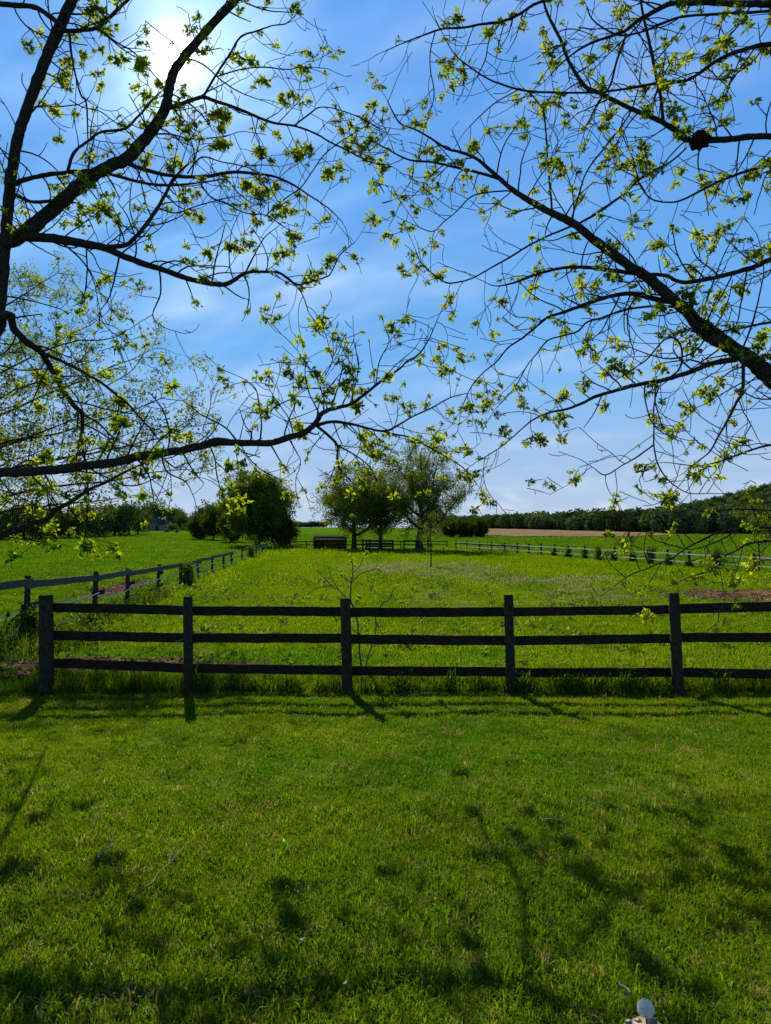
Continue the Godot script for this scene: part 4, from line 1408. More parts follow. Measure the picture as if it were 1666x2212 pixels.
func build_right_tree() -> void:
	var base := ground(5.6, -6.4)
	var t := thing("near_tree", base, "dark barked tree whose thick limb slants in from the right above the fence", "tree")
	var r := RandomNumberGenerator.new()
	r.seed = 72
	var f1 := base + Vector3(-0.15, 2.3, -0.1)
	var f2 := base + Vector3(-0.2, 4.2, -0.2)
	var f3 := base + Vector3(-0.1, 6.2, -0.2)
	var top := base + Vector3(0.2, 8.6, 0.1)
	trunk_part(t, [base + Vector3(0, -0.25, 0), base + Vector3(0, 0.3, 0), f1, f2, f3, top], [0.4, 0.3, 0.25, 0.2, 0.15, 0.08], r)
	var B := [
		[6.6, 7.9, [1720,850,46, 1666,816,45, 1633,786,40, 1598,761,36, 1563,741,34, 1533,726,32, 1508,704,30, 1488,676,28, 1458,650,27, 1423,620,25, 1393,595,24, 1353,570,23, 1313,540,22, 1273,510,20, 1243,485,19, 1203,465,18, 1173,450,16, 1138,430,14, 1108,410,12, 1073,380,10, 1033,345,8, 998,330,7, 963,320,6, 933,300,5, 898,280,4, 863,265,4, 838,220,3], [f1], 0.16],
		[7.6, 8.2, [1085,388,9, 1023,370,7, 978,360,7, 933,350,6, 883,345,5, 833,320,4, 800,300,3]],
		[7.0, 7.4, [1720,545,16, 1666,560,14, 1633,575,12, 1583,590,12, 1533,602,11, 1483,610,10, 1458,605,9, 1438,595,9, 1393,593,9, 1363,590,10, 1313,583,10, 1273,578,9, 1233,577,8, 1193,583,7, 1153,595,6, 1113,610,5, 1073,618,3, 1053,612,2], [f2], 0.06],
		[7.1, 7.8, [1460,652,15, 1423,648,14, 1393,640,13, 1363,634,12, 1323,639,10, 1283,651,10, 1248,664,9, 1213,676,8, 1183,686,7, 1158,706,6, 1128,731,5, 1098,751,4, 1073,781,4, 1043,806,3, 1018,836,3, 998,880,2]],
		[7.0, 7.4, [1462,664,7, 1423,661,7, 1383,664,6, 1343,671,6, 1303,686,6, 1268,696,5, 1248,716,5, 1213,726,4, 1183,736,4, 1158,766,3, 1138,791,3, 1113,836,3, 1073,881,2]],
		[6.7, 7.2, [1590,776,15, 1533,786,13, 1498,801,12, 1458,814,11, 1423,824,10, 1388,829,10, 1358,836,9, 1323,846,8, 1288,856,8, 1258,871,7, 1223,884,6, 1188,891,5, 1153,906,4, 1128,926,3, 1083,965,3, 1043,990,2]],
		[6.6, 6.5, [1605,780,9, 1605,836,8, 1588,876,7, 1573,906,6, 1553,941,5, 1533,976,4, 1508,996,3, 1478,1021,2]],
		[6.8, 6.6, [1423,836,4, 1413,876,4, 1413,921,4, 1413,966,4, 1423,1006,4, 1443,1036,4, 1468,1056,3, 1493,1066,3, 1533,1066,2]],
		[6.7, 6.9, [1440,820,4, 1468,796,5, 1473,756,5, 1458,731,5, 1433,736,4, 1398,776,4, 1378,790,3, 1333,820,2]],
		[6.7, 6.8, [1413,960,4, 1378,986,4, 1343,1006,3, 1308,1026,3, 1283,1011,2, 1268,1001,2]],
		[6.4, 6.6, [1720,955,7, 1666,961,6, 1633,969,5, 1598,981,5, 1558,996,4, 1508,1006,3, 1450,1000,2], [f1], 0.03],
		[7.2, 7.8, [1720,290,16, 1666,295,15, 1623,295,15, 1583,300,15, 1543,302,15, 1518,305,15, 1478,300,13, 1458,280,13, 1423,260,12, 1388,245,11, 1353,230,11, 1323,215,10, 1293,200,10, 1268,190,10, 1248,165,9, 1228,130,9, 1213,90,8, 1198,60,8, 1183,30,7, 1173,-5,6, 1165,-60,4], [f3], 0.07],
		[7.3, 7.6, [1433,264,9, 1428,215,8, 1418,165,8, 1408,115,8, 1398,70,7, 1388,25,6, 1383,-20,6]],
		[6.9, 7.4, [1720,8,20, 1666,8,18, 1613,8,15, 1558,6,14, 1483,6,13, 1448,8,12, 1413,25,11, 1378,45,9, 1353,65,8, 1328,75,7, 1273,95,6, 1233,120,4, 1200,150,3], [top], 0.06],
		[7.2, 7.6, [1690,22,8, 1600,28,7, 1483,35,6, 1433,50,6, 1383,70,5, 1333,75,5, 1283,45,4, 1268,15,4]],
		[7.0, 7.9, [1720,85,13, 1666,95,12, 1633,100,11, 1583,115,10, 1543,135,9, 1508,160,8, 1478,175,8, 1433,178,7, 1388,185,6, 1353,192,6, 1303,198,5, 1263,200,5, 1208,200,5, 1153,198,5, 1108,190,5, 1058,172,4, 1023,150,4, 983,118,3, 955,70,2], [top], 0.05],
		[7.7, 8.2, [1183,0,7, 1153,10,7, 1123,30,7, 1083,47,7, 1043,52,6, 998,60,5, 958,62,5, 918,75,4, 878,90,3, 833,110,2]],
		[6.9, 7.2, [1720,345,10, 1666,355,9, 1613,370,7, 1558,390,6, 1518,410,6, 1478,430,5, 1448,437,4, 1408,430,4, 1383,400,4, 1373,365,3, 1358,345,2], [f3], 0.05],
		[7.4, 7.2, [1353,75,6, 1333,130,6, 1318,185,5, 1293,220,5, 1268,270,3]],
		[7.4, 7.6, [1233,480,5, 1248,430,4, 1268,370,4, 1313,310,4, 1358,250,4, 1378,195,3, 1383,165,3, 1388,125,2]],
		[7.5, 7.6, [1193,455,5, 1188,400,5, 1183,350,5, 1180,290,4, 1173,240,4, 1153,210,3, 1143,200,3]],
		[7.3, 7.3, [1243,487,6, 1283,465,6, 1313,445,6, 1353,415,5, 1378,390,5, 1408,370,5, 1448,350,5, 1483,320,4]],
		[7.4, 7.8, [1236,488,6, 1183,510,5, 1143,530,5, 1103,555,5, 1058,580,4, 1023,600,4, 988,610,4, 963,610,4, 933,590,3, 908,565,3, 898,540,2]],
		[7.6, 7.9, [1110,412,4, 1058,415,4, 1018,425,4, 988,455,3, 958,480,3, 933,500,3, 893,485,2]],
		[6.7, 6.9, [1640,788,12, 1583,738,11, 1543,708,10, 1503,680,8, 1470,652,5]],
		[6.8, 6.9, [1720,690,7, 1666,696,6, 1613,706,6, 1573,714,5, 1533,722,5], [f2], 0.03],
		[7.8, 7.9, [1083,48,3, 1058,85,3, 1048,130,3, 1028,170,2]],
		[7.8, 8.0, [1118,195,3, 1073,220,3, 1043,245,3, 1013,275,2]],
		[7.8, 8.0, [940,70,3, 930,110,3, 930,150,3, 938,200,3, 930,240,2, 915,280,2]],
		[7.3, 7.4, [1363,590,5, 1340,560,4, 1300,545,4, 1260,550,3, 1215,540,2]],
		[6.8, 7.0, [1530,722,5, 1500,760,4, 1450,775,4, 1400,765,3, 1350,745,2]],
		[6.8, 6.6, [1600,764,5, 1625,700,5, 1640,640,4, 1650,580,3, 1640,520,2]],
		[7.0, 7.0, [1508,704,4, 1530,640,4, 1560,560,3, 1590,500,2]],
		# the low bright branch in front of the right fence
		[6.2, 5.7, [1720,1138,7, 1666,1140,6, 1630,1140,6, 1594,1143,5, 1570,1147,5, 1544,1153,5, 1517,1167,5, 1490,1180,4, 1470,1193,4, 1450,1207,4, 1424,1217,3, 1394,1230,3, 1370,1238,3, 1350,1250,2], [base + Vector3(-0.15, 1.7, 0)], 0.03],
		[6.1, 5.7, [1720,1155,7, 1666,1167,6, 1643,1170,5, 1610,1177,5, 1590,1190,4, 1560,1203,4, 1543,1220,3, 1523,1237,3, 1503,1243,2], [base + Vector3(-0.15, 1.55, 0)], 0.03],
		[6.2, 6.0, [1720,1100,5, 1666,1103,4, 1610,1100,4, 1554,1103,3, 1527,1105,3, 1500,1100,2], [base + Vector3(-0.15, 1.9, 0)], 0.02],
		[6.0, 5.9, [1594,1143,4, 1560,1165,4, 1500,1186,3, 1460,1180,3, 1430,1172,2]],
	]
	traced_tree(t, B, {"seed": 2, "gap": 0.105, "reach": 0.86, "sag": 0.7, "lift": 0.8, "branchy": 0.34, "leafy": 0.29, "up": 0.05, "leaf": 0.19})
	# the black knob on the upper limb
	var kn := MB.new()
	kn.col = Color(0.6, 0.57, 0.55)
	var c := px(1513, 303, 7.35) - base
	var rows := 9
	var grid := []
	for i in rows + 1:
		var row := []
		for j in 14:
			var u := Vector3(sin(PI * i / rows) * cos(TAU * j / 14), cos(PI * i / rows), sin(PI * i / rows) * sin(TAU * j / 14))
			var rad := 0.09 * (1.0 + 0.55 * n_fine.get_noise_3d(u.x * 1.6, u.y * 1.6, u.z * 1.6) + 0.35 * n_fine.get_noise_3d(u.x * 5.0, u.y * 5.0 + 9.0, u.z * 5.0) + r.randf_range(-0.08, 0.08))
			row.append(kn.vert(c + u * rad * Vector3(1.15, 0.9, 1.0), u))
		grid.append(row)
	for i in rows:
		for j in 14:
			var e := (j + 1) % 14
			kn.tri(grid[i][j], grid[i][e], grid[i + 1][e])
			kn.tri(grid[i][j], grid[i + 1][e], grid[i + 1][j])
	part("burl", kn.mesh(M.bark), t)

func build_back_left_tree() -> void:
	# fine twigged tree whose trunk stands left of the view, behind the corner of the fence
	var d := 17.0
	var at := ground_at(-330, d)
	var t := thing("fine_twigged_tree", at, "finely twigged tree with small new leaves behind the long low limb", "tree")
	var r := RandomNumberGenerator.new()
	r.seed = 140
	var trunk := MB.new()
	var tp := PackedVector3Array()
	var tr := PackedFloat32Array()
	for k in 8:
		tp.append(Vector3(r.randfn() * 0.05 * k / 7.0, -0.2 + 7.0 * k / 7.0, r.randfn() * 0.05 * k / 7.0))
		tr.append(0.26 * (1.0 - 0.75 * k / 7.0))
	trunk.tube(tp, tr, 10, 0.15, r)
	part("trunk", trunk.mesh(M.bark), t)
	var small := []
	for k in 3:
		small.append(clump_mesh(M.spring_leaf, 7, 0.13, 0.065, 0.04, 150 + k))
	var xf := [[], [], []]
	var cc := [[], [], []]
	# limbs drawn towards the view: target pixel, start height
	var ends := [[440, 1010, 2.2], [400, 860, 2.9], [330, 760, 3.4], [230, 680, 4.2], [120, 590, 5.0], [40, 640, 4.6], [440, 930, 2.6], [300, 1070, 1.8], [60, 1080, 1.9], [20, 760, 3.9], [250, 880, 3.0], [130, 960, 2.6], [320, 960, 2.5], [60, 860, 3.4], [180, 780, 3.6], [-80, 700, 4.4], [-150, 900, 3.0]]
	for q in ends:
		var e := px(q[0], q[1], d + r.randf_range(-2.8, 2.8)) - at
		var from := Vector3(0, q[2] * 0.95, 0)
		var m2 := from.lerp(e, 0.5) + Vector3(0, r.randf_range(0.0, 0.5), 0)
		var pts := PackedVector3Array()
		var rr := PackedFloat32Array()
		for k in 14:
			pts.append(bez(from, m2, e, k / 13.0) + Vector3(r.randfn(), r.randfn(), r.randfn()) * 0.04)
			rr.append(0.055 * (1.0 - 0.86 * k / 13.0))
		var lm := MB.new()
		lm.tube(pts, rr, 6)
		var limb := part("limb", lm.mesh(M.bark), t)
		var tw := MB.new()
		var spots := []
		for k in range(4, 14):
			for j in 2:
				var al := (pts[k] - pts[k - 1]).normalized()
				var out := al.cross(Vector3(r.randfn(), r.randfn(), r.randfn())).normalized()
				twig(tw, pts[k], (al * 0.6 + out + Vector3(0, 0.35, 0)).normalized(), r.randf_range(0.5, 1.2), 0.009, 2, r, spots, {"sag": 0.2, "lift": 0.5, "branchy": 0.33, "leafy": 0.55})
		part("twigs", tw.mesh(M.twig_bark), limb).set_meta("kind", "stuff")
		for s in spots:
			for j in 1 if q[1] > 1000 else 2:
				var v := r.randi() % 3
				xf[v].append(Transform3D(Basis.from_euler(Vector3(r.randf() * 6, r.randf() * 6, 0)).scaled(Vector3.ONE * r.randf_range(0.7, 1.5)), s[0] + Vector3(r.randfn(), r.randfn(), r.randfn()) * 0.05 * (1 + j)))
				cc[v].append(Color(0.08, 0.12, 0.024).lerp(Color(0.17, 0.205, 0.03), r.randf()))
	var total := 0
	for v in 3:
		total += xf[v].size()
		scatter("foliage", small[v], xf[v], cc[v], t).set_meta("kind", "stuff")
	print("back tree leaves ", total)

func build_saplings() -> void:
	var d := 10.5
	var base := px(786, 1466, d)
	base.y = hgt(base.x, base.z)
	var t := thing("sapling", base, "bare sapling with yellow green leaf tufts growing just behind the board fence", "sapling")
	var r := RandomNumberGenerator.new()
	r.seed = 33
	var L := [
		[[786,1470,4.5, 779,1429,4.2, 775,1373,4, 772,1339,4, 762,1309,3.8, 757,1293,3.6, 759,1259,3.2, 762,1243,2.8, 762,1219,2.3, 757,1203,1.8], "stem", 0.0, true],
		[[758,1300,3, 748,1291,2.6, 732,1274,2.4, 719,1269,2.2, 705,1253,2, 689,1236,1.6, 675,1223,1.4], "branch", -0.15, true],
		[[732,1274,2, 719,1253,1.8, 712,1236,1.5, 708,1216,1.2], "branch", 0.1, false],
		[[715,1268,2, 689,1269,1.7, 672,1278,1.5, 659,1291,1.2], "branch", -0.2, true],
		[[759,1259,2, 742,1246,1.7, 730,1234,1.3], "branch", 0.15, true],
		[[760,1258,2.2, 775,1243,2, 795,1234,1.7, 825,1228,1.2], "branch", -0.15, true],
		[[762,1238,2, 777,1223,1.7, 785,1203,1.4, 794,1191,1.2], "branch", 0.2, true],
		[[793,1473,3.4, 792,1433,3.2, 802,1399,3, 812,1359,2.8, 812,1333,2.6, 825,1306,2.4, 842,1293,2.2, 849,1276,1.8, 855,1264,1.5], "stem", -0.1, true],
		[[842,1293,1.8, 860,1297,1.5, 868,1303,1.2], "branch", -0.1, true],
		[[795,1425,2.2, 812,1402,1.8, 822,1392,1.4], "branch", 0.1, false],
		[[775,1373,2, 785,1352,1.7, 800,1342,1.3], "branch", -0.15, true],
		[[812,1345,2, 822,1362,1.7, 830,1366,1.3], "branch", 0.1, true],
		[[784,1428,2, 770,1420,1.6, 758,1421,1.3], "branch", -0.1, false],
		[[764,1312,2, 772,1296,1.6, 776,1290,1.3], "branch", 0.2, true]]
	var mesh := leaf_cluster_mesh(810, 0.1)
	var ml: StandardMaterial3D = M.spring_leaf.duplicate()
	ml.resource_name = "sapling_leaf"
	ml.albedo_color = lin(0.34, 0.36, 0.02)
	for l in L:
		var q := PackedVector3Array()
		var rad := PackedFloat32Array()
		var w: Array = l[0]
		var n := w.size() / 3
		for k in n:
			q.append(px(w[k * 3], w[k * 3 + 1], d + l[2] * k / (n - 1)) - base)
			rad.append(w[k * 3 + 2] * 0.5 * d / F)
		var sm := smooth_line(q, rad, 3, 0.2, r)
		var mb := MB.new()
		mb.tube(sm[0], sm[1], 5)
		part(l[1], mb.mesh(M.pale_twig), t)
		if l[3]:
			for k in r.randi_range(2, 4):
				var lc := part("leaf_cluster", mesh, t, Transform3D(Basis.from_euler(Vector3(r.randfn() * 0.4, r.randf() * TAU, r.randfn() * 0.4)).scaled(Vector3.ONE * r.randf_range(0.6, 1.0)), q[n - 1].lerp(q[n - 2], 0.3 * k) + Vector3(r.randfn(), r.randfn(), r.randfn()) * 0.02))
				lc.material_override = ml
	# two young trees farther out
	for s in [[931, 1226, 3.0, 41, "thin young tree standing alone in the middle of the paddock"], [1640, 1236, 3.4, 42, "slim young tree beside the white taped fence"]]:
		var at := gpx(s[0], s[1])
		var y := thing("young_tree", at, s[4], "tree", "young trees in the paddock")
		var st := MB.new()
		var rr := RandomNumberGenerator.new()
		rr.seed = s[3]
		var hh: float = s[2]
		st.tube(PackedVector3Array([Vector3(0, -0.1, 0), Vector3(0.02, hh * 0.3, 0), Vector3(-0.03, hh * 0.6, 0.02), Vector3(0.03, hh, 0)]), PackedFloat32Array([0.045, 0.036, 0.025, 0.01]), 7)
		part("trunk", st.mesh(M.bark), y)
		var spots := []
		for k in 14:
			var tw := MB.new()
			var f := rr.randf_range(0.28, 0.95)
			var a := rr.randf() * TAU
			twig(tw, Vector3(0, hh * f, 0), Vector3(cos(a), rr.randf_range(0.5, 1.2), sin(a)).normalized(), rr.randf_range(0.5, 1.1), 0.016, 1, rr, spots, {"sag": 0.1, "lift": 0.4, "branchy": 0.4, "leafy": 0.8})
			part("branch", tw.mesh(M.twig_bark), y)
		var xf := []
		var cc := []
		for p in spots:
			for k in 1 if s[3] == 41 else 3:
				xf.append(Transform3D(Basis.from_euler(Vector3(rr.randf() * 6, rr.randf() * 6, 0)), p[0] + Vector3(rr.randfn(), rr.randfn(), rr.randfn()) * 0.08))
				cc.append(Color(0.07, 0.10, 0.02).lerp(Color(0.14, 0.18, 0.03), rr.randf()))
		scatter("crown", clump_mesh(M.tree_leaf, 7, 0.2, 0.09, 0.05, 91), xf, cc, y).set_meta("kind", "stuff")

# ---------------------------------------------------------------- grass
func tuft_mesh(seed_: int, blades: int, h: float, spread: float, w: float, droop: float) -> ArrayMesh:
	var r := RandomNumberGenerator.new()
	r.seed = seed_
	var mb := MB.new()
	for k in blades:
		var a := r.randf() * TAU
		var p := Vector3(cos(a), 0, sin(a)) * spread * sqrt(r.randf())
		var b := r.randf() * TAU
		var out := Vector3(cos(b), 0, sin(b))
		var side := Vector3(-sin(b), 0, cos(b)).rotated(Vector3.UP, r.randfn() * 0.5)
		var hh := h * r.randf_range(0.55, 1.2)
		var lean := r.randf_range(0.1, 0.7) * droop
		var ww := w * r.randf_range(0.7, 1.25)
		var shade := r.randf_range(0.7, 1.25)
		mb.col = Color(shade * r.randf_range(0.9, 1.2), shade, shade)
		var p1 := p + Vector3(0, hh * 0.45, 0) + out * hh * lean * 0.2
		var p2 := p + Vector3(0, hh * 0.82, 0) + out * hh * lean * 0.6
		var p3 := p + Vector3(0, hh * (1.0 - 0.25 * lean), 0) + out * hh * lean * 1.25
		p.y -= 0.01
		mb.face([p - side * ww * 0.5, p1 - side * ww * 0.5, p1 + side * ww * 0.5, p + side * ww * 0.5])
		mb.face([p1 - side * ww * 0.5, p2 - side * ww * 0.36, p2 + side * ww * 0.36, p1 + side * ww * 0.5])
		mb.face([p2 - side * ww * 0.36, p3, p2 + side * ww * 0.36])
	return mb.mesh(M.grass_blade)

func weed_mesh(seed_: int, leaves: int, size: float, h: float) -> ArrayMesh:
	var r := RandomNumberGenerator.new()
	r.seed = seed_
	var mb := MB.new()
	for k in leaves:
		var a := r.randf() * TAU
		var d := Vector3(cos(a), r.randf_range(0.0, 0.9), sin(a)).normalized()
		var s := d.cross(Vector3.UP).normalized()
		var p := Vector3(cos(a), 0, sin(a)) * size * 0.3 + Vector3(0, h * r.randf(), 0)
		var shade := r.randf_range(0.75, 1.25)
		mb.col = Color(shade, shade, shade)
		var l := size * r.randf_range(0.6, 1.1)
		mb.leaf(p, d, s, l, l * 0.5, r.randf_range(0.0, 0.3), r.randf_range(0.3, 1.2))
	return mb.mesh(M.grass_blade)

func sow(called: String, label: String, category: String, meshes: Array, d0: float, d1: float, cell: float, size0: float, size1: float, keep: Callable, tint: Callable, seed_: int) -> void:
	var r := RandomNumberGenerator.new()
	r.seed = seed_
	var xf := []
	var cc := []
	for m in meshes:
		xf.append([])
		cc.append([])
	var d := d0
	while d < d1:
		var half := d * 0.56 + 2.5
		var x := -half
		while x < half:
			var xx := x + r.randf() * cell
			var dd := d + r.randf() * cell
			x += cell
			if not keep.call(xx, dd, r.randf()):
				continue
			var v := r.randi() % meshes.size()
			var s := r.randf_range(size0, size1) * (1.0 + 0.55 * n_patch.get_noise_2d(xx * 12.0 / (cell * 60.0 + 2.0), dd * 12.0 / (cell * 60.0 + 2.0) + 5.0))
			var b := Basis.from_euler(Vector3(r.randfn() * 0.12, r.randf() * TAU, r.randfn() * 0.12)).scaled(Vector3(s, s * r.randf_range(0.7, 1.25), s))
			xf[v].append(Transform3D(b, Vector3(xx, hgt(xx, -dd), -dd)))
			var c: Color = tint.call(xx, dd, r.randf())
			cc[v].append(c * r.randf_range(0.8, 1.2))
		d += cell
	var total := 0
	var o := Node3D.new()
	for v in meshes.size():
		total += xf[v].size()
	if meshes.size() == 1:
		o.free()
		tag(scatter(numbered(called), meshes[0], xf[0], cc[0], self), label, category, "", "stuff")
	else:
		o.name = numbered(called)
		add_child(o)
		tag(o, label, category, "", "stuff")
		for v in meshes.size():
			scatter("tufts", meshes[v], xf[v], cc[v], o).set_meta("kind", "stuff")
	print(called, " ", total)

func build_grass() -> void:
	var lawn := []
	for k in 4:
		lawn.append(tuft_mesh(600 + k, 18, 0.031, 0.045, 0.0038, 1.4))
	var straw := Color(0.2, 0.175, 0.085)
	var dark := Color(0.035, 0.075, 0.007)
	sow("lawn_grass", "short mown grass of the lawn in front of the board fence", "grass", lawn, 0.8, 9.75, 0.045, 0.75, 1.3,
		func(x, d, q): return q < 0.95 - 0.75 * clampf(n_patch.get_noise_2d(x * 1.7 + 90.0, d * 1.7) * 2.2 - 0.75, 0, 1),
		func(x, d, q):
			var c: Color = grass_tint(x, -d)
			c = c.lerp(dark, clampf(n_patch.get_noise_2d(x * 1.1, d * 1.1 + 30.0) * 1.2, 0, 0.7))  # lush dark patches; shade of the leaf clusters overhead is also tinted in
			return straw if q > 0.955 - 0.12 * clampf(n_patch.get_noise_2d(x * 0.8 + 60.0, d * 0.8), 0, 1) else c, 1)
	sow("lawn_grass", "thick tangled grass in the part of the lawn nearest the bleached stump", "grass", lawn, 1.0, 5.2, 0.05, 0.8, 1.5,
		func(x, d, q): return q < 1.1 - maxf(0.0, d - 3.6) * 0.6,
		func(x, d, q): return straw if q > 0.94 else grass_tint(x, -d).lerp(dark, 0.25), 11)
	var clover := [weed_mesh(640, 10, 0.02, 0.04), weed_mesh(641, 8, 0.027, 0.03)]
	sow("lawn_clover", "small round leaved clover among the lawn grass", "clover", clover, 1.2, 9.5, 0.11, 0.7, 1.3,
		func(x, d, q): return q < 0.12 + 0.75 * clampf(n_patch.get_noise_2d(x * 0.9 + 20.0, d * 0.9) * 2.0, 0, 1),
		func(x, d, q): return Color(0.055, 0.11, 0.015).lerp(Color(0.1, 0.15, 0.012), q), 2)
	var tall := []
	for k in 3:
		tall.append(tuft_mesh(660 + k, 16, 0.2, 0.06, 0.007, 0.9))
	sow("uncut_grass", "long uncut grass along the foot of the board fence", "grass", tall, 9.2, 10.35, 0.055, 0.6, 1.25,
		func(x, d, q):
			var edge: float = 9.5 + 0.12 * n_patch.get_noise_2d(x * 1.3, 3.0)
			return d > edge and x > -4.95 and in_soil(x, -d) < 0.25 and q < 0.95 - (d - 9.6) * 0.6 + n_patch.get_noise_2d(x * 1.5, d),
		func(x, d, q): return Color(0.04, 0.095, 0.007).lerp(Color(0.095, 0.145, 0.010), q), 3)
	var mid := []
	for k in 3:
		mid.append(tuft_mesh(680 + k, 18, 0.062, 0.10, 0.008, 1.4))
	sow("paddock_grass", "grazed grass of the paddock behind the board fence", "grass", mid, 9.8, 28.0, 0.105, 0.7, 1.35,
		func(x, d, q): return in_soil(x, -d) < 0.05 + q * 0.25 and q < 0.96,
		func(x, d, q): return straw if q > 0.97 else grass_tint(x, -d), 4)
	var leaves := [weed_mesh(690, 10, 0.10, 0.07), weed_mesh(691, 12, 0.14, 0.12)]
	sow("paddock_weeds", "broad leaved weeds among the paddock grass", "weeds", leaves, 10.0, 34.0, 0.4, 0.7, 1.5,
		func(x, d, q): return q < 0.25 + 0.7 * n_patch.get_noise_2d(x * 0.35 + 9.0, d * 0.35) and in_soil(x, -d) < 0.3,
		func(x, d, q): return Color(0.055, 0.1, 0.02).lerp(Color(0.115, 0.145, 0.045), q), 5)
	var wide := []
	for k in 3:
		wide.append(tuft_mesh(700 + k, 26, 0.075, 0.26, 0.018, 1.5))
	sow("paddock_grass", "grazed grass farther out in the paddock and fields", "grass", wide, 28.0, 62.0, 0.27, 0.8, 1.4,
		func(x, d, q): return in_soil(x, -d) < 0.05 + q * 0.2,
		func(x, d, q): return grass_tint(x, -d), 6)
	var sheet := []
	for k in 3:
		sheet.append(tuft_mesh(720 + k, 32, 0.10, 0.6, 0.04, 1.5))
	sow("field_grass", "grass of the fields round the far end of the paddock", "grass", sheet, 62.0, 190.0, 0.8, 0.8, 1.5,
		func(_x, _d, _q): return true,
		func(x, d, q): return grass_tint(x, -d), 7)
	# rank weeds left of the corner post
	var rank := [weed_mesh(730, 16, 0.12, 0.3), tuft_mesh(731, 14, 0.3, 0.1, 0.01, 1.0)]
	sow("rank_weeds", "rank leafy weeds between the corner post and the side fence", "weeds", rank, 10.2, 24.0, 0.19, 0.7, 1.5,
		func(x, d, q): return absf(x - left_fence_x(d) - 0.2) < 0.55 + (1.0 if d < 15.0 else 0.0) and q < 0.75 and in_soil(x, -d) < 0.1,
		func(x, d, q): return Color(0.028, 0.056, 0.010).lerp(Color(0.075, 0.115, 0.018), q), 8)

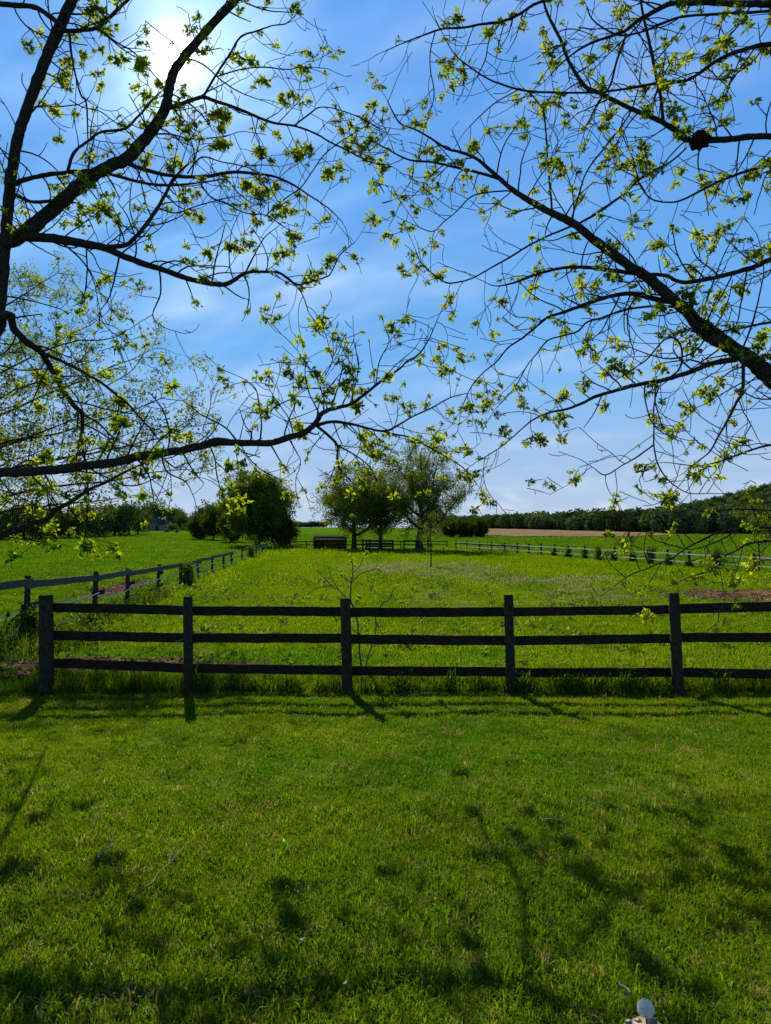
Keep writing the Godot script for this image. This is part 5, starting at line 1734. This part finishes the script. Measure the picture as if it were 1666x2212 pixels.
# ---------------------------------------------------------------- small things on the lawn
func build_small() -> void:
	var r := RandomNumberGenerator.new()
	r.seed = 55
	# dandelion clock on a long stem
	var head := px(1395, 2179, 1.78)
	var foot := ground(head.x + 0.03, head.z - 0.02)
	var dn := thing("dandelion_clock", foot, "round white dandelion seed head on a long stem beside the bleached stump", "flower")
	var h := head - foot
	var st := MB.new()
	st.col = Color(0.12, 0.15, 0.05)
	st.tube(PackedVector3Array([Vector3(0, -0.02, 0), h * Vector3(0.2, 0.4, 0.2), h * Vector3(0.7, 0.8, 0.7), h]), PackedFloat32Array([0.003, 0.0026, 0.0024, 0.002]), 6)
	part("stem", st.mesh(M.grass_blade), dn)
	var fl := MB.new()
	for k in 210:
		var y := 1.0 - 2.0 * (k + 0.5) / 210.0
		var a := k * 2.39996
		var u := Vector3(sqrt(1 - y * y) * cos(a), y, sqrt(1 - y * y) * sin(a))
		var e := h + u * (0.017 + 0.0025 * r.randf())
		fl.col = Color(0.42, 0.38, 0.28)
		fl.tube(PackedVector3Array([h + u * 0.004, e]), PackedFloat32Array([0.0002, 0.0002]), 3)
		fl.col = Color(0.78, 0.75, 0.66)
		var s := u.cross(Vector3(0.3, 0.5, 0.8)).normalized()
		var w := u.cross(s)
		for q in 9:
			var b := TAU * q / 9.0
			var o := (s * cos(b) + w * sin(b))
			var tp := e + o * 0.0048 + u * 0.0026
			var sd := u.cross(o) * 0.0005
			fl.face([e - sd, tp, e + sd])
	part("seed_head", fl.mesh(M.seed_fluff), dn)
	# bleached stump at the lower edge
	var sp := px(1398, 2246, 1.95)
	var sb := ground(sp.x, sp.z)
	var stump := MB.new()
	var tp := PackedVector3Array()
	var tr := PackedFloat32Array()
	var sh := sp.y - sb.y + 0.02
	for k in 7:
		tp.append(Vector3(0, -0.05 + (sh + 0.05) * k / 6.0, 0))
		tr.append(0.062 * (1.12 - 0.12 * k / 6.0))
	stump.tube(tp, tr, 16, 0.16, r)
	for k in 9:
		var a := r.randf() * TAU
		stump.col = Color(1, 1, 1) * r.randf_range(0.7, 1.2)
		var q := Vector3(cos(a), 0, sin(a)) * 0.045
		stump.tube(PackedVector3Array([q + Vector3(0, sh - 0.03, 0), q * 1.05 + Vector3(0, sh + r.randf_range(0.0, 0.02), 0)]), PackedFloat32Array([0.014, 0.01]), 5, 0.3, r)
	var stn := thing("stump", sb, "bleached splintered post stump at the foot of the dandelion", "stump")
	part("wood", stump.mesh(M.bleached_wood), stn)
	# long grass round the stump
	var tall := tuft_mesh(800, 9, 0.34, 0.05, 0.005, 0.8)
	var xf := []
	var cc := []
	for k in 46:
		var p := sb + Vector3(r.randfn() * 0.28 - 0.05, 0, r.randfn() * 0.10 + 0.03)
		p.y = hgt(p.x, p.z)
		xf.append(Transform3D(Basis.from_euler(Vector3(0, r.randf() * TAU, 0)).scaled(Vector3.ONE * r.randf_range(0.5, 1.0)), p))
		cc.append(Color(0.05, 0.11, 0.014).lerp(Color(0.10, 0.15, 0.02), r.randf()))
	tag(scatter(numbered("stump_grass"), tall, xf, cc, self), "long grass left standing round the bleached stump", "grass", "", "stuff")
	# fallen twigs on the lawn
	for q in [[285, 1968, 400, 1855, "pale forked twig lying on the lawn"], [205, 1880, 250, 1835, "short pale twig lying on the lawn near the forked one"], [1180, 1790, 1235, 1795, "short straight dead stick lying on the lawn"], [1840, 2080, 1650, 2040, ""], [1335, 2150, 1365, 2195, "dry stem lying beside the bare spot on the lawn"]]:
		if q[4] == "":
			continue
		var a := gpx(q[0], q[1]) + Vector3(0, 0.055, 0)
		var b := gpx(q[2], q[3]) + Vector3(0, 0.06, 0)
		var tw := MB.new()
		var pts := PackedVector3Array()
		var rr := PackedFloat32Array()
		for k in 7:
			pts.append((b - a) * (k / 6.0) + Vector3(r.randfn(), r.randfn() * 0.4, r.randfn()) * 0.012)
			rr.append(0.005 * (1.0 - 0.09 * k))
		tw.tube(pts, rr, 5)
		if a.distance_to(b) > 0.5:
			tw.tube(PackedVector3Array([pts[4], pts[4] + Vector3(-0.02, 0.01, -0.12), pts[4] + Vector3(-0.06, 0.0, -0.2)]), PackedFloat32Array([0.003, 0.0025, 0.0015]), 4)
		solo("fallen_twig", tw.mesh(M.pale_twig), a, q[4], "twig", "twigs on the lawn")
	# straw on the earth patch
	var sc := gpx(1640, 1285)
	var straws := MB.new()
	for k in 420:
		var a := r.randf() * TAU
		var rad := 0.75 * sqrt(r.randf())
		var p := Vector3(cos(a) * rad, 0.02 + 0.16 * (1.0 - rad / 0.75) * r.randf(), sin(a) * rad * 0.7)
		var b := r.randf() * TAU
		var e := p + Vector3(cos(b), r.randf_range(-0.1, 0.25), sin(b)) * r.randf_range(0.1, 0.25)
		straws.col = Color(0.42, 0.31, 0.17) * r.randf_range(0.7, 1.15)
		straws.tube(PackedVector3Array([p, e]), PackedFloat32Array([0.006, 0.005]), 3)
	solo("straw_heap", straws.mesh(M.grass_blade), sc, "flat heap of pale straw on the brown earth patch", "straw")
	var lit := MB.new()
	lit.col = Color(1, 1, 1)
	lit.leaf(Vector3.ZERO, Vector3(1, 0.1, 0), Vector3(0, 0.1, 1), 0.04, 0.02, 0.2, 0.6)
	xf = []
	cc = []
	for k in 120:
		var d := r.randf_range(2.2, 9.2)
		var x := r.randf_range(-1, 1) * (d * 0.55 + 0.5)
		xf.append(Transform3D(Basis.from_euler(Vector3(r.randfn() * 0.4, r.randf() * TAU, r.randfn() * 0.4)).scaled(Vector3.ONE * r.randf_range(0.35, 0.9)), Vector3(x, hgt(x, -d) + r.randf_range(0.02, 0.055), -d)))
		cc.append([Color(0.30, 0.26, 0.17), Color(0.42, 0.40, 0.34), Color(0.2, 0.15, 0.08)][r.randi() % 3])
	tag(scatter(numbered("leaf_litter"), lit.mesh(M.grass_blade), xf, cc, self), "pale dead leaves and bits of straw in the lawn", "litter", "", "stuff")
